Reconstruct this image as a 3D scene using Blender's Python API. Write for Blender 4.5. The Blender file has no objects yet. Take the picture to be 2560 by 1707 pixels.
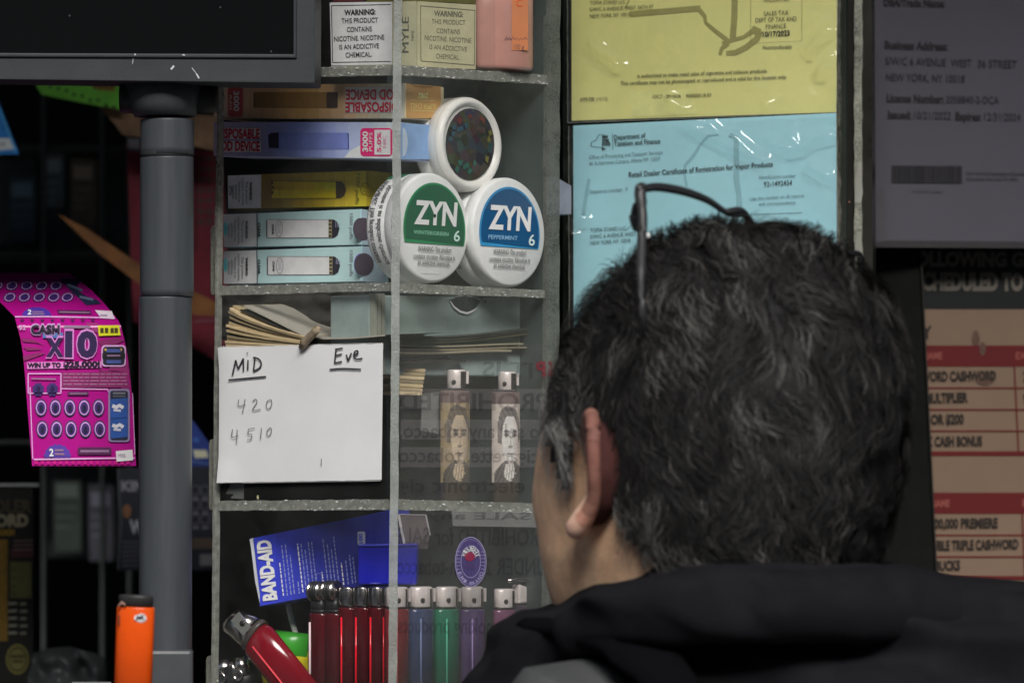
import bpy, bmesh, math, random
from mathutils import Vector, Matrix, noise
from mathutils.geometry import tessellate_polygon
R = math.radians
random.seed(7)
sc = bpy.context.scene

# ---------------------------------------------------------------- camera
CAM = Vector((0, 0, 1.45))
FPX = 11338.0                      # focal length in photo pixels (2560 wide)
PITCH = 0.030                      # the lens looks very slightly upward
cam = bpy.data.cameras.new('camera'); camo = bpy.data.objects.new('camera', cam)
sc.collection.objects.link(camo); sc.camera = camo
camo.location = CAM; camo.rotation_euler = (R(90) + math.atan(PITCH), 0, 0)
cam.sensor_width = 36; cam.lens = 36 * FPX / 2560
cam.clip_start = 0.05; cam.clip_end = 500
cam.dof.use_dof = True; cam.dof.focus_distance = 2.47; cam.dof.aperture_fstop = 11

# ---------------------------------------------------------------- world, sun, exposure
AZ, EL = R(-6), R(33)
TO_SUN = Vector((-math.sin(AZ) * math.cos(EL), -math.cos(AZ) * math.cos(EL), math.sin(EL)))
w = bpy.data.worlds.new('World'); sc.world = w; w.use_nodes = True
nt = w.node_tree; bg = nt.nodes['Background']
sky = nt.nodes.new('ShaderNodeTexSky'); sky.sky_type = 'NISHITA'; sky.sun_disc = False
sky.sun_elevation = EL; sky.sun_rotation = math.atan2(TO_SUN.x, TO_SUN.y)
sky.air_density = 1.0; sky.dust_density = 3.0
nt.links.new(sky.outputs[0], bg.inputs[0]); bg.inputs[1].default_value = 0.08
sl = bpy.data.lights.new('sun', 'SUN'); sl.energy = 5.0; sl.angle = R(32); sl.color = (1, .985, .955)
so = bpy.data.objects.new('sun', sl); sc.collection.objects.link(so)
so.rotation_euler = TO_SUN.to_track_quat('Z', 'Y').to_euler(); so.location = (-2, -4, 6)
sc.view_settings.view_transform = 'Standard'; sc.view_settings.look = 'None'
sc.view_settings.exposure = 0.05; sc.view_settings.gamma = 1.0
sc.cycles.max_bounces = 7; sc.cycles.transparent_max_bounces = 24
sc.cycles.diffuse_bounces = 3; sc.cycles.glossy_bounces = 3; sc.cycles.transmission_bounces = 6
sc.cycles.sample_clamp_indirect = 4

# ---------------------------------------------------------------- materials
LIT = 0.62                         # how bright a white surface in the sun renders; turns picture colours into albedo
def lin(c):
    c /= 255.0
    return c / 12.92 if c <= .04045 else ((c + .055) / 1.055) ** 2.4
def alb(rgb, k=LIT, top=.9):
    return tuple(min(top, lin(c) / k) for c in rgb)
MATS = {}
def M(rgb, k=LIT, rough=.55, spec=.35, metal=0., var=.10, scale=90., bump=0., bscale=400., coat=0., trans=0., key='', aniso=(1, 1, 1)):
    kk = (tuple(rgb), k, rough, spec, metal, var, scale, bump, bscale, coat, trans, key, aniso)
    if kk in MATS: return MATS[kk]
    m = bpy.data.materials.new('paint'); m.use_nodes = True
    n = m.node_tree.nodes; l = m.node_tree.links; b = n['Principled BSDF']
    a = alb(rgb, k)
    b.inputs['Roughness'].default_value = rough
    b.inputs['Specular IOR Level'].default_value = spec
    b.inputs['Metallic'].default_value = metal
    b.inputs['Coat Weight'].default_value = coat; b.inputs['Coat Roughness'].default_value = .12
    b.inputs['Transmission Weight'].default_value = trans
    b.inputs['Base Color'].default_value = (*a, 1)
    if var or bump:
        tc = n.new('ShaderNodeTexCoord'); mp = n.new('ShaderNodeMapping'); mp.inputs['Scale'].default_value = aniso
        l.new(tc.outputs['Object'], mp.inputs[0])
    if var:
        t = n.new('ShaderNodeTexNoise'); t.inputs['Scale'].default_value = scale; t.inputs['Detail'].default_value = 5
        t.inputs['Roughness'].default_value = .65
        l.new(mp.outputs[0], t.inputs['Vector'])
        mr = n.new('ShaderNodeMapRange'); mr.inputs[1].default_value = .3; mr.inputs[2].default_value = .7
        mr.inputs[3].default_value = 1 - var; mr.inputs[4].default_value = 1 + var
        l.new(t.outputs['Fac'], mr.inputs[0])
        mx = n.new('ShaderNodeMix'); mx.data_type = 'RGBA'; mx.blend_type = 'MULTIPLY'; mx.inputs[0].default_value = 1
        mx.inputs[6].default_value = (*a, 1); l.new(mr.outputs[0], mx.inputs[7]); l.new(mx.outputs[2], b.inputs['Base Color'])
        m2 = n.new('ShaderNodeMapRange'); m2.inputs[3].default_value = max(.03, rough - .1); m2.inputs[4].default_value = min(1, rough + .12)
        l.new(t.outputs['Fac'], m2.inputs[0]); l.new(m2.outputs[0], b.inputs['Roughness'])
    if bump:
        t2 = n.new('ShaderNodeTexNoise'); t2.inputs['Scale'].default_value = bscale; t2.inputs['Detail'].default_value = 4
        l.new(mp.outputs[0], t2.inputs['Vector'])
        bp = n.new('ShaderNodeBump'); bp.inputs['Strength'].default_value = bump; bp.inputs['Distance'].default_value = .002
        l.new(t2.outputs['Fac'], bp.inputs['Height']); l.new(bp.outputs[0], b.inputs['Normal'])
    MATS[kk] = m
    return m
INK = M((30, 30, 32), var=0)
INK2 = M((58, 58, 60), var=0)
WHITE = M((205, 207, 206))

def clear(name, haze=.02, tint=(1, 1, 1), rough=.06, hcol=(.75, .78, .75), bump=.0, bscale=25, smudge=2.5, refl=1.0, hscale=14):
    """thin clear plastic: lets light through, mirrors a little, and carries a film of dust and smears"""
    m = bpy.data.materials.new(name); m.use_nodes = True
    n = m.node_tree.nodes; l = m.node_tree.links; n.remove(n['Principled BSDF'])
    out = n['Material Output']
    tr = n.new('ShaderNodeBsdfTransparent'); tr.inputs[0].default_value = (*tint, 1)
    gl = n.new('ShaderNodeBsdfGlossy'); gl.inputs['Roughness'].default_value = rough
    df = n.new('ShaderNodeBsdfDiffuse'); df.inputs[0].default_value = (*hcol, 1)
    fr = n.new('ShaderNodeLayerWeight'); fr.inputs[0].default_value = .5     # Schlick, the same from both sides of the sheet
    pw = n.new('ShaderNodeMath'); pw.operation = 'POWER'; pw.inputs[1].default_value = 5; l.new(fr.outputs['Facing'], pw.inputs[0])
    fm = n.new('ShaderNodeMath'); fm.operation = 'MULTIPLY_ADD'; fm.inputs[1].default_value = .9 * refl; fm.inputs[2].default_value = .04 * refl
    l.new(pw.outputs[0], fm.inputs[0])
    tc = n.new('ShaderNodeTexCoord'); t = n.new('ShaderNodeTexNoise'); t.inputs['Scale'].default_value = hscale
    t.inputs['Detail'].default_value = 8; t.inputs['Roughness'].default_value = .7
    l.new(tc.outputs['Object'], t.inputs['Vector'])
    mr = n.new('ShaderNodeMapRange'); mr.inputs[1].default_value = .35; mr.inputs[2].default_value = .75
    mr.inputs[3].default_value = haze * .5; mr.inputs[4].default_value = haze * smudge
    l.new(t.outputs['Fac'], mr.inputs[0])
    m1 = n.new('ShaderNodeMixShader'); l.new(mr.outputs[0], m1.inputs[0]); l.new(tr.outputs[0], m1.inputs[1]); l.new(df.outputs[0], m1.inputs[2])
    m2 = n.new('ShaderNodeMixShader'); l.new(fm.outputs[0], m2.inputs[0]); l.new(m1.outputs[0], m2.inputs[1]); l.new(gl.outputs[0], m2.inputs[2])
    l.new(m2.outputs[0], out.inputs['Surface'])
    if bump:
        t2 = n.new('ShaderNodeTexNoise'); t2.inputs['Scale'].default_value = bscale; t2.inputs['Detail'].default_value = 2
        t2.inputs['Distortion'].default_value = 1.2
        l.new(tc.outputs['Object'], t2.inputs['Vector'])
        bp = n.new('ShaderNodeBump'); bp.inputs['Strength'].default_value = bump; bp.inputs['Distance'].default_value = .01
        l.new(t2.outputs['Fac'], bp.inputs['Height']); l.new(bp.outputs[0], gl.inputs['Normal']); l.new(bp.outputs[0], fr.inputs['Normal'])
    return m
def frosted(name, rgb, amount=.75, scale=700, k=LIT, lo=.45, hi=1.9):
    """sawn acrylic edge: milky, with bright chips"""
    m = bpy.data.materials.new(name); m.use_nodes = True
    n = m.node_tree.nodes; l = m.node_tree.links; b = n['Principled BSDF']; out = n['Material Output']
    a = alb(rgb, k)
    tc = n.new('ShaderNodeTexCoord')
    t = n.new('ShaderNodeTexNoise'); t.inputs['Scale'].default_value = scale; t.inputs['Detail'].default_value = 6
    l.new(tc.outputs['Object'], t.inputs['Vector'])
    t3 = n.new('ShaderNodeTexNoise'); t3.inputs['Scale'].default_value = scale * .12; t3.inputs['Detail'].default_value = 3
    l.new(tc.outputs['Object'], t3.inputs['Vector'])
    ad = n.new('ShaderNodeMath'); ad.operation = 'ADD'; l.new(t.outputs['Fac'], ad.inputs[0]); l.new(t3.outputs['Fac'], ad.inputs[1])
    cr = n.new('ShaderNodeMapRange'); cr.inputs[1].default_value = .72; cr.inputs[2].default_value = 1.3
    cr.inputs[3].default_value = lo; cr.inputs[4].default_value = hi; l.new(ad.outputs[0], cr.inputs[0])
    mx = n.new('ShaderNodeMix'); mx.data_type = 'RGBA'; mx.blend_type = 'MULTIPLY'; mx.inputs[0].default_value = 1
    mx.inputs[6].default_value = (*a, 1); l.new(cr.outputs[0], mx.inputs[7]); l.new(mx.outputs[2], b.inputs['Base Color'])
    b.inputs['Roughness'].default_value = .3
    bp = n.new('ShaderNodeBump'); bp.inputs['Strength'].default_value = .6; bp.inputs['Distance'].default_value = .001
    l.new(t.outputs['Fac'], bp.inputs['Height']); l.new(bp.outputs[0], b.inputs['Normal'])
    tr = n.new('ShaderNodeBsdfTransparent'); mi = n.new('ShaderNodeMixShader'); mi.inputs[0].default_value = amount
    l.new(tr.outputs[0], mi.inputs[1]); l.new(b.outputs[0], mi.inputs[2]); l.new(mi.outputs[0], out.inputs['Surface'])
    return m

# ---------------------------------------------------------------- from a photo pixel and a distance to a point in the place
CP, SP = math.cos(math.atan(PITCH)), math.sin(math.atan(PITCH))
def ray(px, py):
    x, y, z = px - 1280.0, FPX, 853.5 - py
    return Vector((x, y * CP - z * SP, y * SP + z * CP))
def P(px, py, Y):
    d = ray(px, py)
    return CAM + d * (Y / d.y)
class Plane:
    """a real plane in the place: through the point at (px, py, Y), turned by yaw (+ faces left), leaning by tilt"""
    def __init__(s, px, py, Y, yaw=0, tilt=0):
        s.o = P(px, py, Y); a = R(yaw); t = R(tilt)
        s.n = Vector((-math.sin(a) * math.cos(t), -math.cos(a) * math.cos(t), math.sin(t)))
        s.u = Vector((math.cos(a), -math.sin(a), 0))
    def __call__(s, x, y, lift=0):
        d = ray(x, y)
        k = (s.o - CAM).dot(s.n) / d.dot(s.n)
        return CAM + d * k + s.n * lift
class View:
    """the same plane addressed in the coordinates of an enlarged crop of the photo"""
    def __init__(s, pr, x0, y0, k): s.pr, s.x0, s.y0, s.k = pr, x0, y0, k
    def __call__(s, x, y, lift=0): return s.pr(s.x0 + x / s.k, s.y0 + y / s.k, lift)
def VA(p): return View(p, 0, 0, 2.61375)
def VB(p): return View(p, 0, 600, 2.61375)
def VC(p): return View(p, 0, 1107, 2.61375)
def VD(p): return View(p, 500, 0, 2.61333)
def VE(p): return View(p, 500, 400, 2.61333)
def VF(p): return View(p, 500, 800, 2.61333)
def VG(p): return View(p, 500, 1207, 2.61333)
def VH(p): return View(p, 1350, 0, 2.61375)
def VI(p): return View(p, 2060, 0, 2.412)
def VJ(p): return View(p, 2060, 550, 1.742)
def VW(p): return View(p, 0, 0, .91875)
def at(v, x, y, Y): return P(v.x0 + x / v.k, v.y0 + y / v.k, Y)
_d = lambda *a: None
A_, B_, C_, D_, E_, F_, G_, H_, I_, J_, W_ = [f(_d) for f in (VA, VB, VC, VD, VE, VF, VG, VH, VI, VJ, VW)]

# ---------------------------------------------------------------- mesh builder
_glyph = {}
def glyphs(s, bold):
    key = (s, round(bold, 4))
    if key not in _glyph:
        cu = bpy.data.curves.new('t', 'FONT'); cu.body = s; cu.size = 1; cu.resolution_u = 3; cu.offset = bold
        cu.fill_mode = 'FRONT'
        ob = bpy.data.objects.new('t', cu); sc.collection.objects.link(ob)
        dg = bpy.context.evaluated_depsgraph_get(); me = bpy.data.meshes.new_from_object(ob.evaluated_get(dg))
        vs = [(v.co.x, v.co.y) for v in me.vertices]; fs = [tuple(p.vertices) for p in me.polygons]
        bpy.data.objects.remove(ob); bpy.data.curves.remove(cu); bpy.data.meshes.remove(me)
        _glyph[key] = (vs, fs)
    return _glyph[key]
CAPH = max(v[1] for v in glyphs('H', 0)[0])

class MB:
    def __init__(s): s.v, s.f, s.fm, s.m, s.sm = [], [], [], [], []
    def mi(s, mat):
        if mat not in s.m: s.m.append(mat)
        return s.m.index(mat)
    def add(s, vs, fs, mat, smooth=False):
        o = len(s.v); s.v += [Vector(p) for p in vs]; i = s.mi(mat)
        for f in fs: s.f.append(tuple(o + k for k in f)); s.fm.append(i); s.sm.append(smooth)
    # ---- flat printing on a surface
    def poly(s, pr, pts, mat, lift=.0003):
        vs = [pr(x, y, lift) for x, y in pts]
        if len(vs) <= 4: s.add(vs, [tuple(range(len(vs)))], mat)
        else: s.add(vs, tessellate_polygon([[Vector((x, y, 0)) for x, y in pts]]), mat)
    def rect(s, pr, x0, y0, x1, y1, mat, lift=.0003): s.poly(pr, [(x0, y0), (x1, y0), (x1, y1), (x0, y1)], mat, lift)
    def rrect(s, pr, x0, y0, x1, y1, r, mat, lift=.0003):
        pts = []
        for cx, cy, a in ((x1 - r, y0 + r, -90), (x1 - r, y1 - r, 0), (x0 + r, y1 - r, 90), (x0 + r, y0 + r, 180)):
            for k in range(5): t = R(a + k * 22.5); pts.append((cx + r * math.cos(t), cy + r * math.sin(t)))
        s.poly(pr, pts, mat, lift)
    def ell(s, pr, cx, cy, rx, ry, mat, lift=.0003, a0=0, a1=360, n=28):
        s.poly(pr, [(cx + rx * math.cos(R(a0 + (a1 - a0) * k / n)), cy - ry * math.sin(R(a0 + (a1 - a0) * k / n))) for k in range(n + (a1 - a0 < 360))], mat, lift)
    def stroke(s, pr, pts, w, mat, lift=.0004, closed=False):
        if closed: pts = list(pts) + [pts[0], pts[1]]
        L, Q = [], []
        for i, (x, y) in enumerate(pts):
            a = pts[max(0, i - 1)]; b = pts[min(len(pts) - 1, i + 1)]
            dx, dy = b[0] - a[0], b[1] - a[1]; d = math.hypot(dx, dy) or 1
            ww = w if not hasattr(w, '__len__') else w[min(i, len(w) - 1)]
            L.append((x - dy / d * ww / 2, y + dx / d * ww / 2)); Q.append((x + dy / d * ww / 2, y - dx / d * ww / 2))
        vs = [pr(x, y, lift) for x, y in L] + [pr(x, y, lift) for x, y in Q]; n = len(pts)
        s.add(vs, [(i, i + 1, n + i + 1, n + i) for i in range(n - 1)], mat)
    def frame(s, pr, x0, y0, x1, y1, w, mat, lift=.0004):
        for a, b in (((x0, y0), (x1, y0)), ((x1, y0), (x1, y1)), ((x1, y1), (x0, y1)), ((x0, y1), (x0, y0))): s.stroke(pr, [a, b], w, mat, lift)
    def text(s, pr, t, x0, y0, x1, y1, h, mat=None, lift=.0006, bold=0., flip=False, shear=0.):
        vs, fs = glyphs(t, bold)
        if not vs: return
        a = min(v[0] for v in vs); b = max(v[0] for v in vs)
        dx, dy = (x1 - x0), (y1 - y0); L = math.hypot(dx, dy); ux, uy = dy / L * h, -dx / L * h
        o = []
        for gx, gy in vs:
            q = (gx - a) / (b - a); q = 1 - q if flip else q
            g = gy / CAPH; q += shear * g
            o.append(pr(x0 + dx * q + ux * g, y0 + dy * q + uy * g, lift))
        s.add(o, fs, mat or INK)
    def grad(s, pr, x0, y0, x1, y1, c0, c1, n=8, lift=.0003, y0b=None, y1b=None, **kw):
        y0b = y0 if y0b is None else y0b; y1b = y1 if y1b is None else y1b
        for i in range(n):
            a, b = i / n, (i + 1) / n; c = tuple(round(p + (q - p) * (i + .5) / n) for p, q in zip(c0, c1))
            s.poly(pr, [(x0 + (x1 - x0) * a, y0 + (y0b - y0) * a), (x0 + (x1 - x0) * b, y0 + (y0b - y0) * b),
                        (x0 + (x1 - x0) * b, y1 + (y1b - y1) * b), (x0 + (x1 - x0) * a, y1 + (y1b - y1) * a)], M(c, **kw), lift)
    # ---- solids
    def slab(s, pr, pts, t, mat, lift=0, smooth=False):
        n = len(pts); f = [pr(x, y, lift) for x, y in pts]; nn = -pr_normal(pr) * t
        vs = f + [p + nn for p in f]
        fs = [(i, (i + 1) % n, n + (i + 1) % n, n + i) for i in range(n)]
        tri = tessellate_polygon([[Vector((x, y, 0)) for x, y in pts]]) if n > 4 else [tuple(range(n))]
        s.add(vs, fs, mat, smooth); s.add(f, tri, mat); s.add([p + nn for p in f], tri, mat)
    def bar(s, c, ux, uy, uz, mat):
        """box about c with half-axes ux, uy, uz"""
        vs = [c + ux * a + uy * b + uz * d for a in (-1, 1) for b in (-1, 1) for d in (-1, 1)]
        s.add(vs, [(0, 1, 3, 2), (4, 6, 7, 5), (0, 4, 5, 1), (2, 3, 7, 6), (0, 2, 6, 4), (1, 5, 7, 3)], mat)
    def box(s, x0, x1, y0, y1, z0, z1, mat):
        s.bar(Vector(((x0 + x1) / 2, (y0 + y1) / 2, (z0 + z1) / 2)), Vector(((x1 - x0) / 2, 0, 0)), Vector((0, (y1 - y0) / 2, 0)), Vector((0, 0, (z1 - z0) / 2)), mat)
    def loft(s, rings, mat, cap=True, smooth=True, closed=True):
        n = len(rings[0]); vs = [p for r in rings for p in r]; fs = []
        for j in range(len(rings) - 1):
            for i in range(n if closed else n - 1):
                fs.append((j * n + i, j * n + (i + 1) % n, (j + 1) * n + (i + 1) % n, (j + 1) * n + i))
        s.add(vs, fs, mat, smooth)
        if cap: s.add(rings[0], [tuple(range(n))], mat); s.add(rings[-1], [tuple(range(n))], mat)
    def tube(s, pts, r, mat, n=10, flat=1., side=None, cap=True, smooth=True):
        """round or flattened tube through world points; r may be a list"""
        rings = []
        for i, p in enumerate(pts):
            a = pts[max(0, i - 1)]; b = pts[min(len(pts) - 1, i + 1)]; t = (b - a).normalized()
            x = side if side is not None else (Vector((0, 0, 1)) if abs(t.z) < .9 else Vector((1, 0, 0)))
            x = (x - t * x.dot(t)).normalized(); y = t.cross(x)
            rr = r[i] if hasattr(r, '__len__') else r
            rings.append([p + x * rr * math.cos(2 * math.pi * k / n) + y * rr * flat * math.sin(2 * math.pi * k / n) for k in range(n)])
        s.loft(rings, mat, cap, smooth)
    def disc_stack(s, c, ax, prof, mat, n=48, up=Vector((0, 0, 1))):
        """lathe: prof is [(distance along axis, radius)]"""
        ax = ax.normalized(); x = (up - ax * up.dot(ax)).normalized(); y = ax.cross(x)
        s.loft([[c + ax * d + (x * math.cos(2 * math.pi * k / n) + y * math.sin(2 * math.pi * k / n)) * r for k in range(n)] for d, r in prof], mat)
    def build(s, name, parent=None, base=None, bevel=0, smooth=None, subsurf=0):
        me = bpy.data.meshes.new(name); base = base or Vector()
        me.from_pydata([tuple(p - base) for p in s.v], [], s.f)
        for m in s.m: me.materials.append(m)
        me.polygons.foreach_set('material_index', s.fm)
        me.polygons.foreach_set('use_smooth', s.sm if smooth is None else [smooth] * len(s.f))
        me.update()
        if len(s.f) < 60000:
            bm = bmesh.new(); bm.from_mesh(me)
            bmesh.ops.remove_doubles(bm, verts=bm.verts, dist=1e-6)
            bmesh.ops.recalc_face_normals(bm, faces=bm.faces); bm.to_mesh(me); bm.free()
        o = bpy.data.objects.new(name, me); sc.collection.objects.link(o)
        if parent: o.parent = parent
        if bevel:
            b = o.modifiers.new('edge', 'BEVEL'); b.width = bevel; b.segments = 2; b.limit_method = 'ANGLE'; b.angle_limit = R(40)
        if subsurf:
            b = o.modifiers.new('sub', 'SUBSURF'); b.levels = b.render_levels = subsurf
        return o
def pr_normal(pr):
    while isinstance(pr, View): pr = pr.pr
    return pr.n

# ---------------------------------------------------------------- things and parts
class Thing:
    def __init__(s, name, label, cat, base, group=None):
        o = bpy.data.objects.new(name, None); sc.collection.objects.link(o); o.empty_display_size = .02
        o.location = base; o['label'] = label; o['category'] = cat
        if group: o['group'] = group
        s.o, s.base = o, Vector(base)
    def part(s, name, mb, label=None, parent=None, **kw):
        o = mb.build(name, parent or s.o, s.base, **kw)
        if label: o['label'] = label
        return o
def single(name, mb, label, cat, base, group=None, **kw):
    o = mb.build(name, None, Vector(base), **kw); o.location = base
    o['label'] = label; o['category'] = cat
    if group: o['group'] = group
    return o
def structure(name, mb, **kw):
    o = mb.build(name, **kw); o['kind'] = 'structure'; return o
# ================================================================ the setting
m = MB(); m.box(-60, 60, -40, 40, -.2, 0, M((95, 95, 95), rough=.85, var=.25, scale=3, bump=.4, bscale=60)); structure('pavement', m)

T = Thing('newsstand_kiosk', 'dark newsstand kiosk with an unseen canopy added for shade, black back wall and counter around the goods', 'kiosk', (0, 3.2, 0))
dk = M((26, 27, 27), rough=.75, var=.3, scale=8, bump=.3, bscale=90)
m = MB(); m.box(-1.6, 1.6, 3.9, 3.96, 0, 2.62, dk); m.box(-1.66, -1.6, 2.3, 3.96, 0, 2.62, dk); m.box(1.6, 1.66, 2.3, 3.96, 0, 2.62, dk)
T.part('wall', m)
m = MB(); m.box(-1.9, 1.9, 1.42, 4.1, 2.62, 2.72, M((40, 42, 44), rough=.6)); T.part('added_shade_canopy', m, bevel=.01)  # unseen overhang, front edge set so its shade falls on the rear goods
m = MB(); m.box(-1.6, 1.6, 2.28, 3.0, 1.02, 1.06, M((52, 50, 47), rough=.5, var=.2)); m.box(-1.58, 1.58, 2.31, 2.35, 0, 1.02, M((60, 62, 64), rough=.6)); T.part('counter', m)
# the dim rack at the back of the stall
rk = M((28, 30, 30), k=.1, rough=.6, var=.25, scale=20)
m = MB(); p = VW(Plane(200, 700, 3.35))
for x in (95, 230, 292): m.slab(p, [(x, 180), (x + 7, 180), (x + 7, 1568), (x, 1568)], .02, rk)
for y in (330, 575, 1010): m.slab(p, [(-60, y), (292, y), (292, y + 8), (-60, y + 8)], .12, rk, lift=-.021)
T.part('rack', m)
pk_ = VW(Plane(200, 700, 3.42)); random.seed(5)
for k, (x0, y0, x1, y1, c, lb) in enumerate(((100, 345, 150, 480, (30, 34, 36), 'dim slate packet on the upper rack, left of the tray edge'), (160, 360, 222, 560, (36, 32, 28), 'dim brown packet standing on the rack left of the grey post'), (20, 400, 84, 560, (24, 30, 34), 'dim bluish packet on the rack under the blue ticket'), (108, 800, 160, 990, (34, 30, 36), 'dim violet packet behind the magenta tickets'),
    (240, 800, 300, 1000, (40, 30, 26), 'dim rust packet between magenta tickets and post'), (120, 1090, 190, 1270, (30, 34, 32), 'dim green-grey packet on the lower rack behind the magenta tickets'), (200, 1110, 262, 1290, (34, 34, 38), 'dim grey packet low on the rack by the post'))):
    t_ = Thing('dim_packet', lb, 'packet', pk_((x0 + x1) / 2, y1), 'packets in the dim rack'); mt_ = M(c, k=.07, var=.3, scale=30, rough=.4)
    m = MB(); m.slab(pk_, [(x0, y0), (x1, y0 + 4), (x1 - 2, y1), (x0 + 3, y1)], .03, mt_); t_.part('packet_body', m, bevel=.002)
    m = MB(); m.rect(pk_, x0 + 8, y0 + 20, x1 - 10, y0 + 52, M(tuple(int(q * 1.7) for q in c), k=.07), .0006)
    for q in range(3): m.stroke(pk_, [(x0 + 8, y0 + 74 + q * 22), (x1 - 14 - 6 * q, y0 + 75 + q * 22)], 6, M(tuple(int(q_ * 1.4) for q_ in c), k=.07), .0006)
    t_.part('front_print', m)
p = VW(Plane(200, 700, 3.5))
for a in ((110, 350, 285, 570), (-40, 360, 85, 560), (105, 780, 235, 1000), (105, 1040, 260, 1280)):
    m = MB(); m.slab(p, [(a[0], a[1]), (a[2], a[1]), (a[2], a[3]), (a[0], a[3])], .05, M((30, 33, 33), k=.1, rough=.35, var=.4, scale=14)); T.part('tray', m)

T = Thing('street_building', 'grey office building across the street from the newsstand', 'building', (0, -14, 0))
m = MB(); m.box(-25, 25, -18, -13, 0, 10.5, M((120, 112, 104), rough=.8, var=.2, scale=.8)); T.part('wall', m)
for i in range(9):
    for j in range(3):
        m = MB(); x = -23 + i * 5.4; z = 1.0 + j * 3.2; m.box(x, x + 2.6, -12.99, -12.95, z, z + 2.1, M((40, 46, 52), rough=.1, spec=.6)); T.part('window', m)

# ================================================================ display case
L = Plane(975, 853, 2.42, 42)                # its left face
Rr = Plane(975, 853, 2.42, -48)              # its right face
DARKP = M((24, 27, 27), rough=.4, var=.3, scale=25)
corner = lambda y: 983 - (y / 1707) * 13 + 11
T = Thing('display_case', 'square clear acrylic display case with chipped white edges and three shelves', 'display case', P(975, 1900, 2.46))
CASE = T
left_x = lambda y: 551 - (y / 1707) * 17
right_x = lambda y: 1381 - (y / 1707) * 6
pane = clear('clear_acrylic', haze=.017)
pane2 = clear('smeared_acrylic', haze=.05, hcol=(.72, .76, .66), smudge=2.2, refl=1.3)
m = MB(); m.poly(L, [(left_x(-300), -300), (corner(-300) - 11, -300), (corner(2000) - 11, 2000), (left_x(2000), 2000)], pane, 0); T.part('left_pane', m)
m = MB(); m.poly(Rr, [(corner(-300) + 11, -300), (right_x(-300), -300), (right_x(2000), 2000), (corner(2000) + 11, 2000)], pane2, 0); T.part('right_pane', m)
edge = frosted('sawn_edge', (130, 134, 130), .62, 900, lo=.8, hi=1.25)
chip = frosted('chipped_edge', (134, 136, 128), .6, 2200, lo=.6, hi=1.5)
spark = M((206, 208, 200), rough=.2, spec=.6, var=.2, scale=900)
# the vertical front corner: two sheets butted, seen as a milky strip
def zig(v, pts_top, pts_bot, amp, n=46):
    out = []
    for q, s in ((pts_top, 1), (pts_bot, -1)):
        (xa, ya), (xb, yb) = q
        for i in range(n + 1):
            t = i / n if s == 1 else 1 - i / n
            out.append((xa + (xb - xa) * t, ya + (yb - ya) * t + random.uniform(-amp, amp)))
    return out
F0 = Plane(975, 853, 2.417)
m = MB(); pts = []
for i in range(60): y = -300 + i * 39; pts.append((corner(y) - 10 + random.uniform(-.9, .9), y))
for i in range(60): y = 2000 - i * 39; pts.append((corner(y) + 11 + random.uniform(-.9, .9), y))
m.slab(F0, pts, .0035, edge); T.part('front_corner_edge', m)
m = MB(); pts = [(left_x(y) - 2.5 + random.uniform(-1, 1), y) for y in range(-300, 2001, 40)] + [(left_x(y) + 3 + random.uniform(-.6, .6), y) for y in range(2000, -301, -40)]
m.slab(L, pts, .004, chip, lift=.0012); T.part('left_edge', m)
m = MB(); pts = [(right_x(y) - 9 + random.uniform(-.8, .8), y) for y in range(-300, 2001, 40)] + [(right_x(y) + 16 + random.uniform(-1.5, 1.5), y) for y in range(2000, -301, -40)]
m.slab(Rr, pts, .005, frosted('grey_edge', (96, 100, 94), .62, 900, lo=.7, hi=1.4), lift=.0012); T.part('right_edge', m)
# torn film along the left edge
m = MB(); film = clear('wrap_film', haze=.22, hcol=(.7, .68, .6), bump=.8, bscale=120, rough=.12)
vx = VE(L)
for a in ([(118, 0), (150, 10), (170, 120), (160, 165), (135, 175), (120, 80)], [(112, 300), (132, 330), (128, 560), (112, 470)]): m.poly(vx, a, film, .0022)
v = VD(L); m.poly(v, [(105, 560), (160, 565), (185, 640), (175, 745), (120, 740), (128, 650)], film, .0022)
T.part('torn_film', m)
# shelves: clear slab + sawn front edges
def shelf(lv, l0, l1, l0b, l1b, rv, r0, r1, r0b, r1b, nm):
    mm = MB(); mm.slab(lv(L), zig(L, (l0, l1), (l0b, l1b), 3), .003, chip, lift=-.0012)
    mm.slab(rv(Rr), zig(Rr, (r0, r1), (r0b, r1b), 3), .003, chip, lift=-.0012)
    a, b, c = lv(L)(*l0b, -.004), lv(L)(*l1b, -.004), rv(Rr)(*r1b, -.004)
    d = a + c - b
    sh = T.part('shelf', (lambda q: (q.add([a, b, c, d] + [p + Vector((0, 0, .004)) for p in (a, b, c, d)], [(0, 1, 2, 3), (4, 5, 6, 7), (0, 1, 5, 4), (1, 2, 6, 5), (2, 3, 7, 6), (3, 0, 4, 7)], clear('shelf_acrylic', haze=.03)), q)[1])(MB()))
    T.part('shelf_edge', mm, parent=sh)
    mc = MB()
    for vv, pl, (pa, pb), (qa, qb) in ((lv, L, (l0, l1), (l0b, l1b)), (rv, Rr, (r0, r1), (r0b, r1b))):
        for k in range(70):
            s_ = random.random() ** .8; t_ = random.choice((random.uniform(0, .25), random.uniform(.2, .9), random.uniform(.8, 1)))
            x = (pa[0] + (pb[0] - pa[0]) * s_); y = (pa[1] + (pb[1] - pa[1]) * s_) * (1 - t_) + (qa[1] + (qb[1] - qa[1]) * s_) * t_; r_ = random.uniform(3, 13) * (.4 + .6 * random.random())
            mc.poly(vv(pl), [(x + r_ * random.uniform(.6, 1.5) * math.cos(a), y + .5 * r_ * random.uniform(.5, 1.3) * math.sin(a)) for a in (.3, 1.9, 3.4, 5.0)], spark, -.0004)
    T.part('edge_chips', mc, parent=sh)
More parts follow.
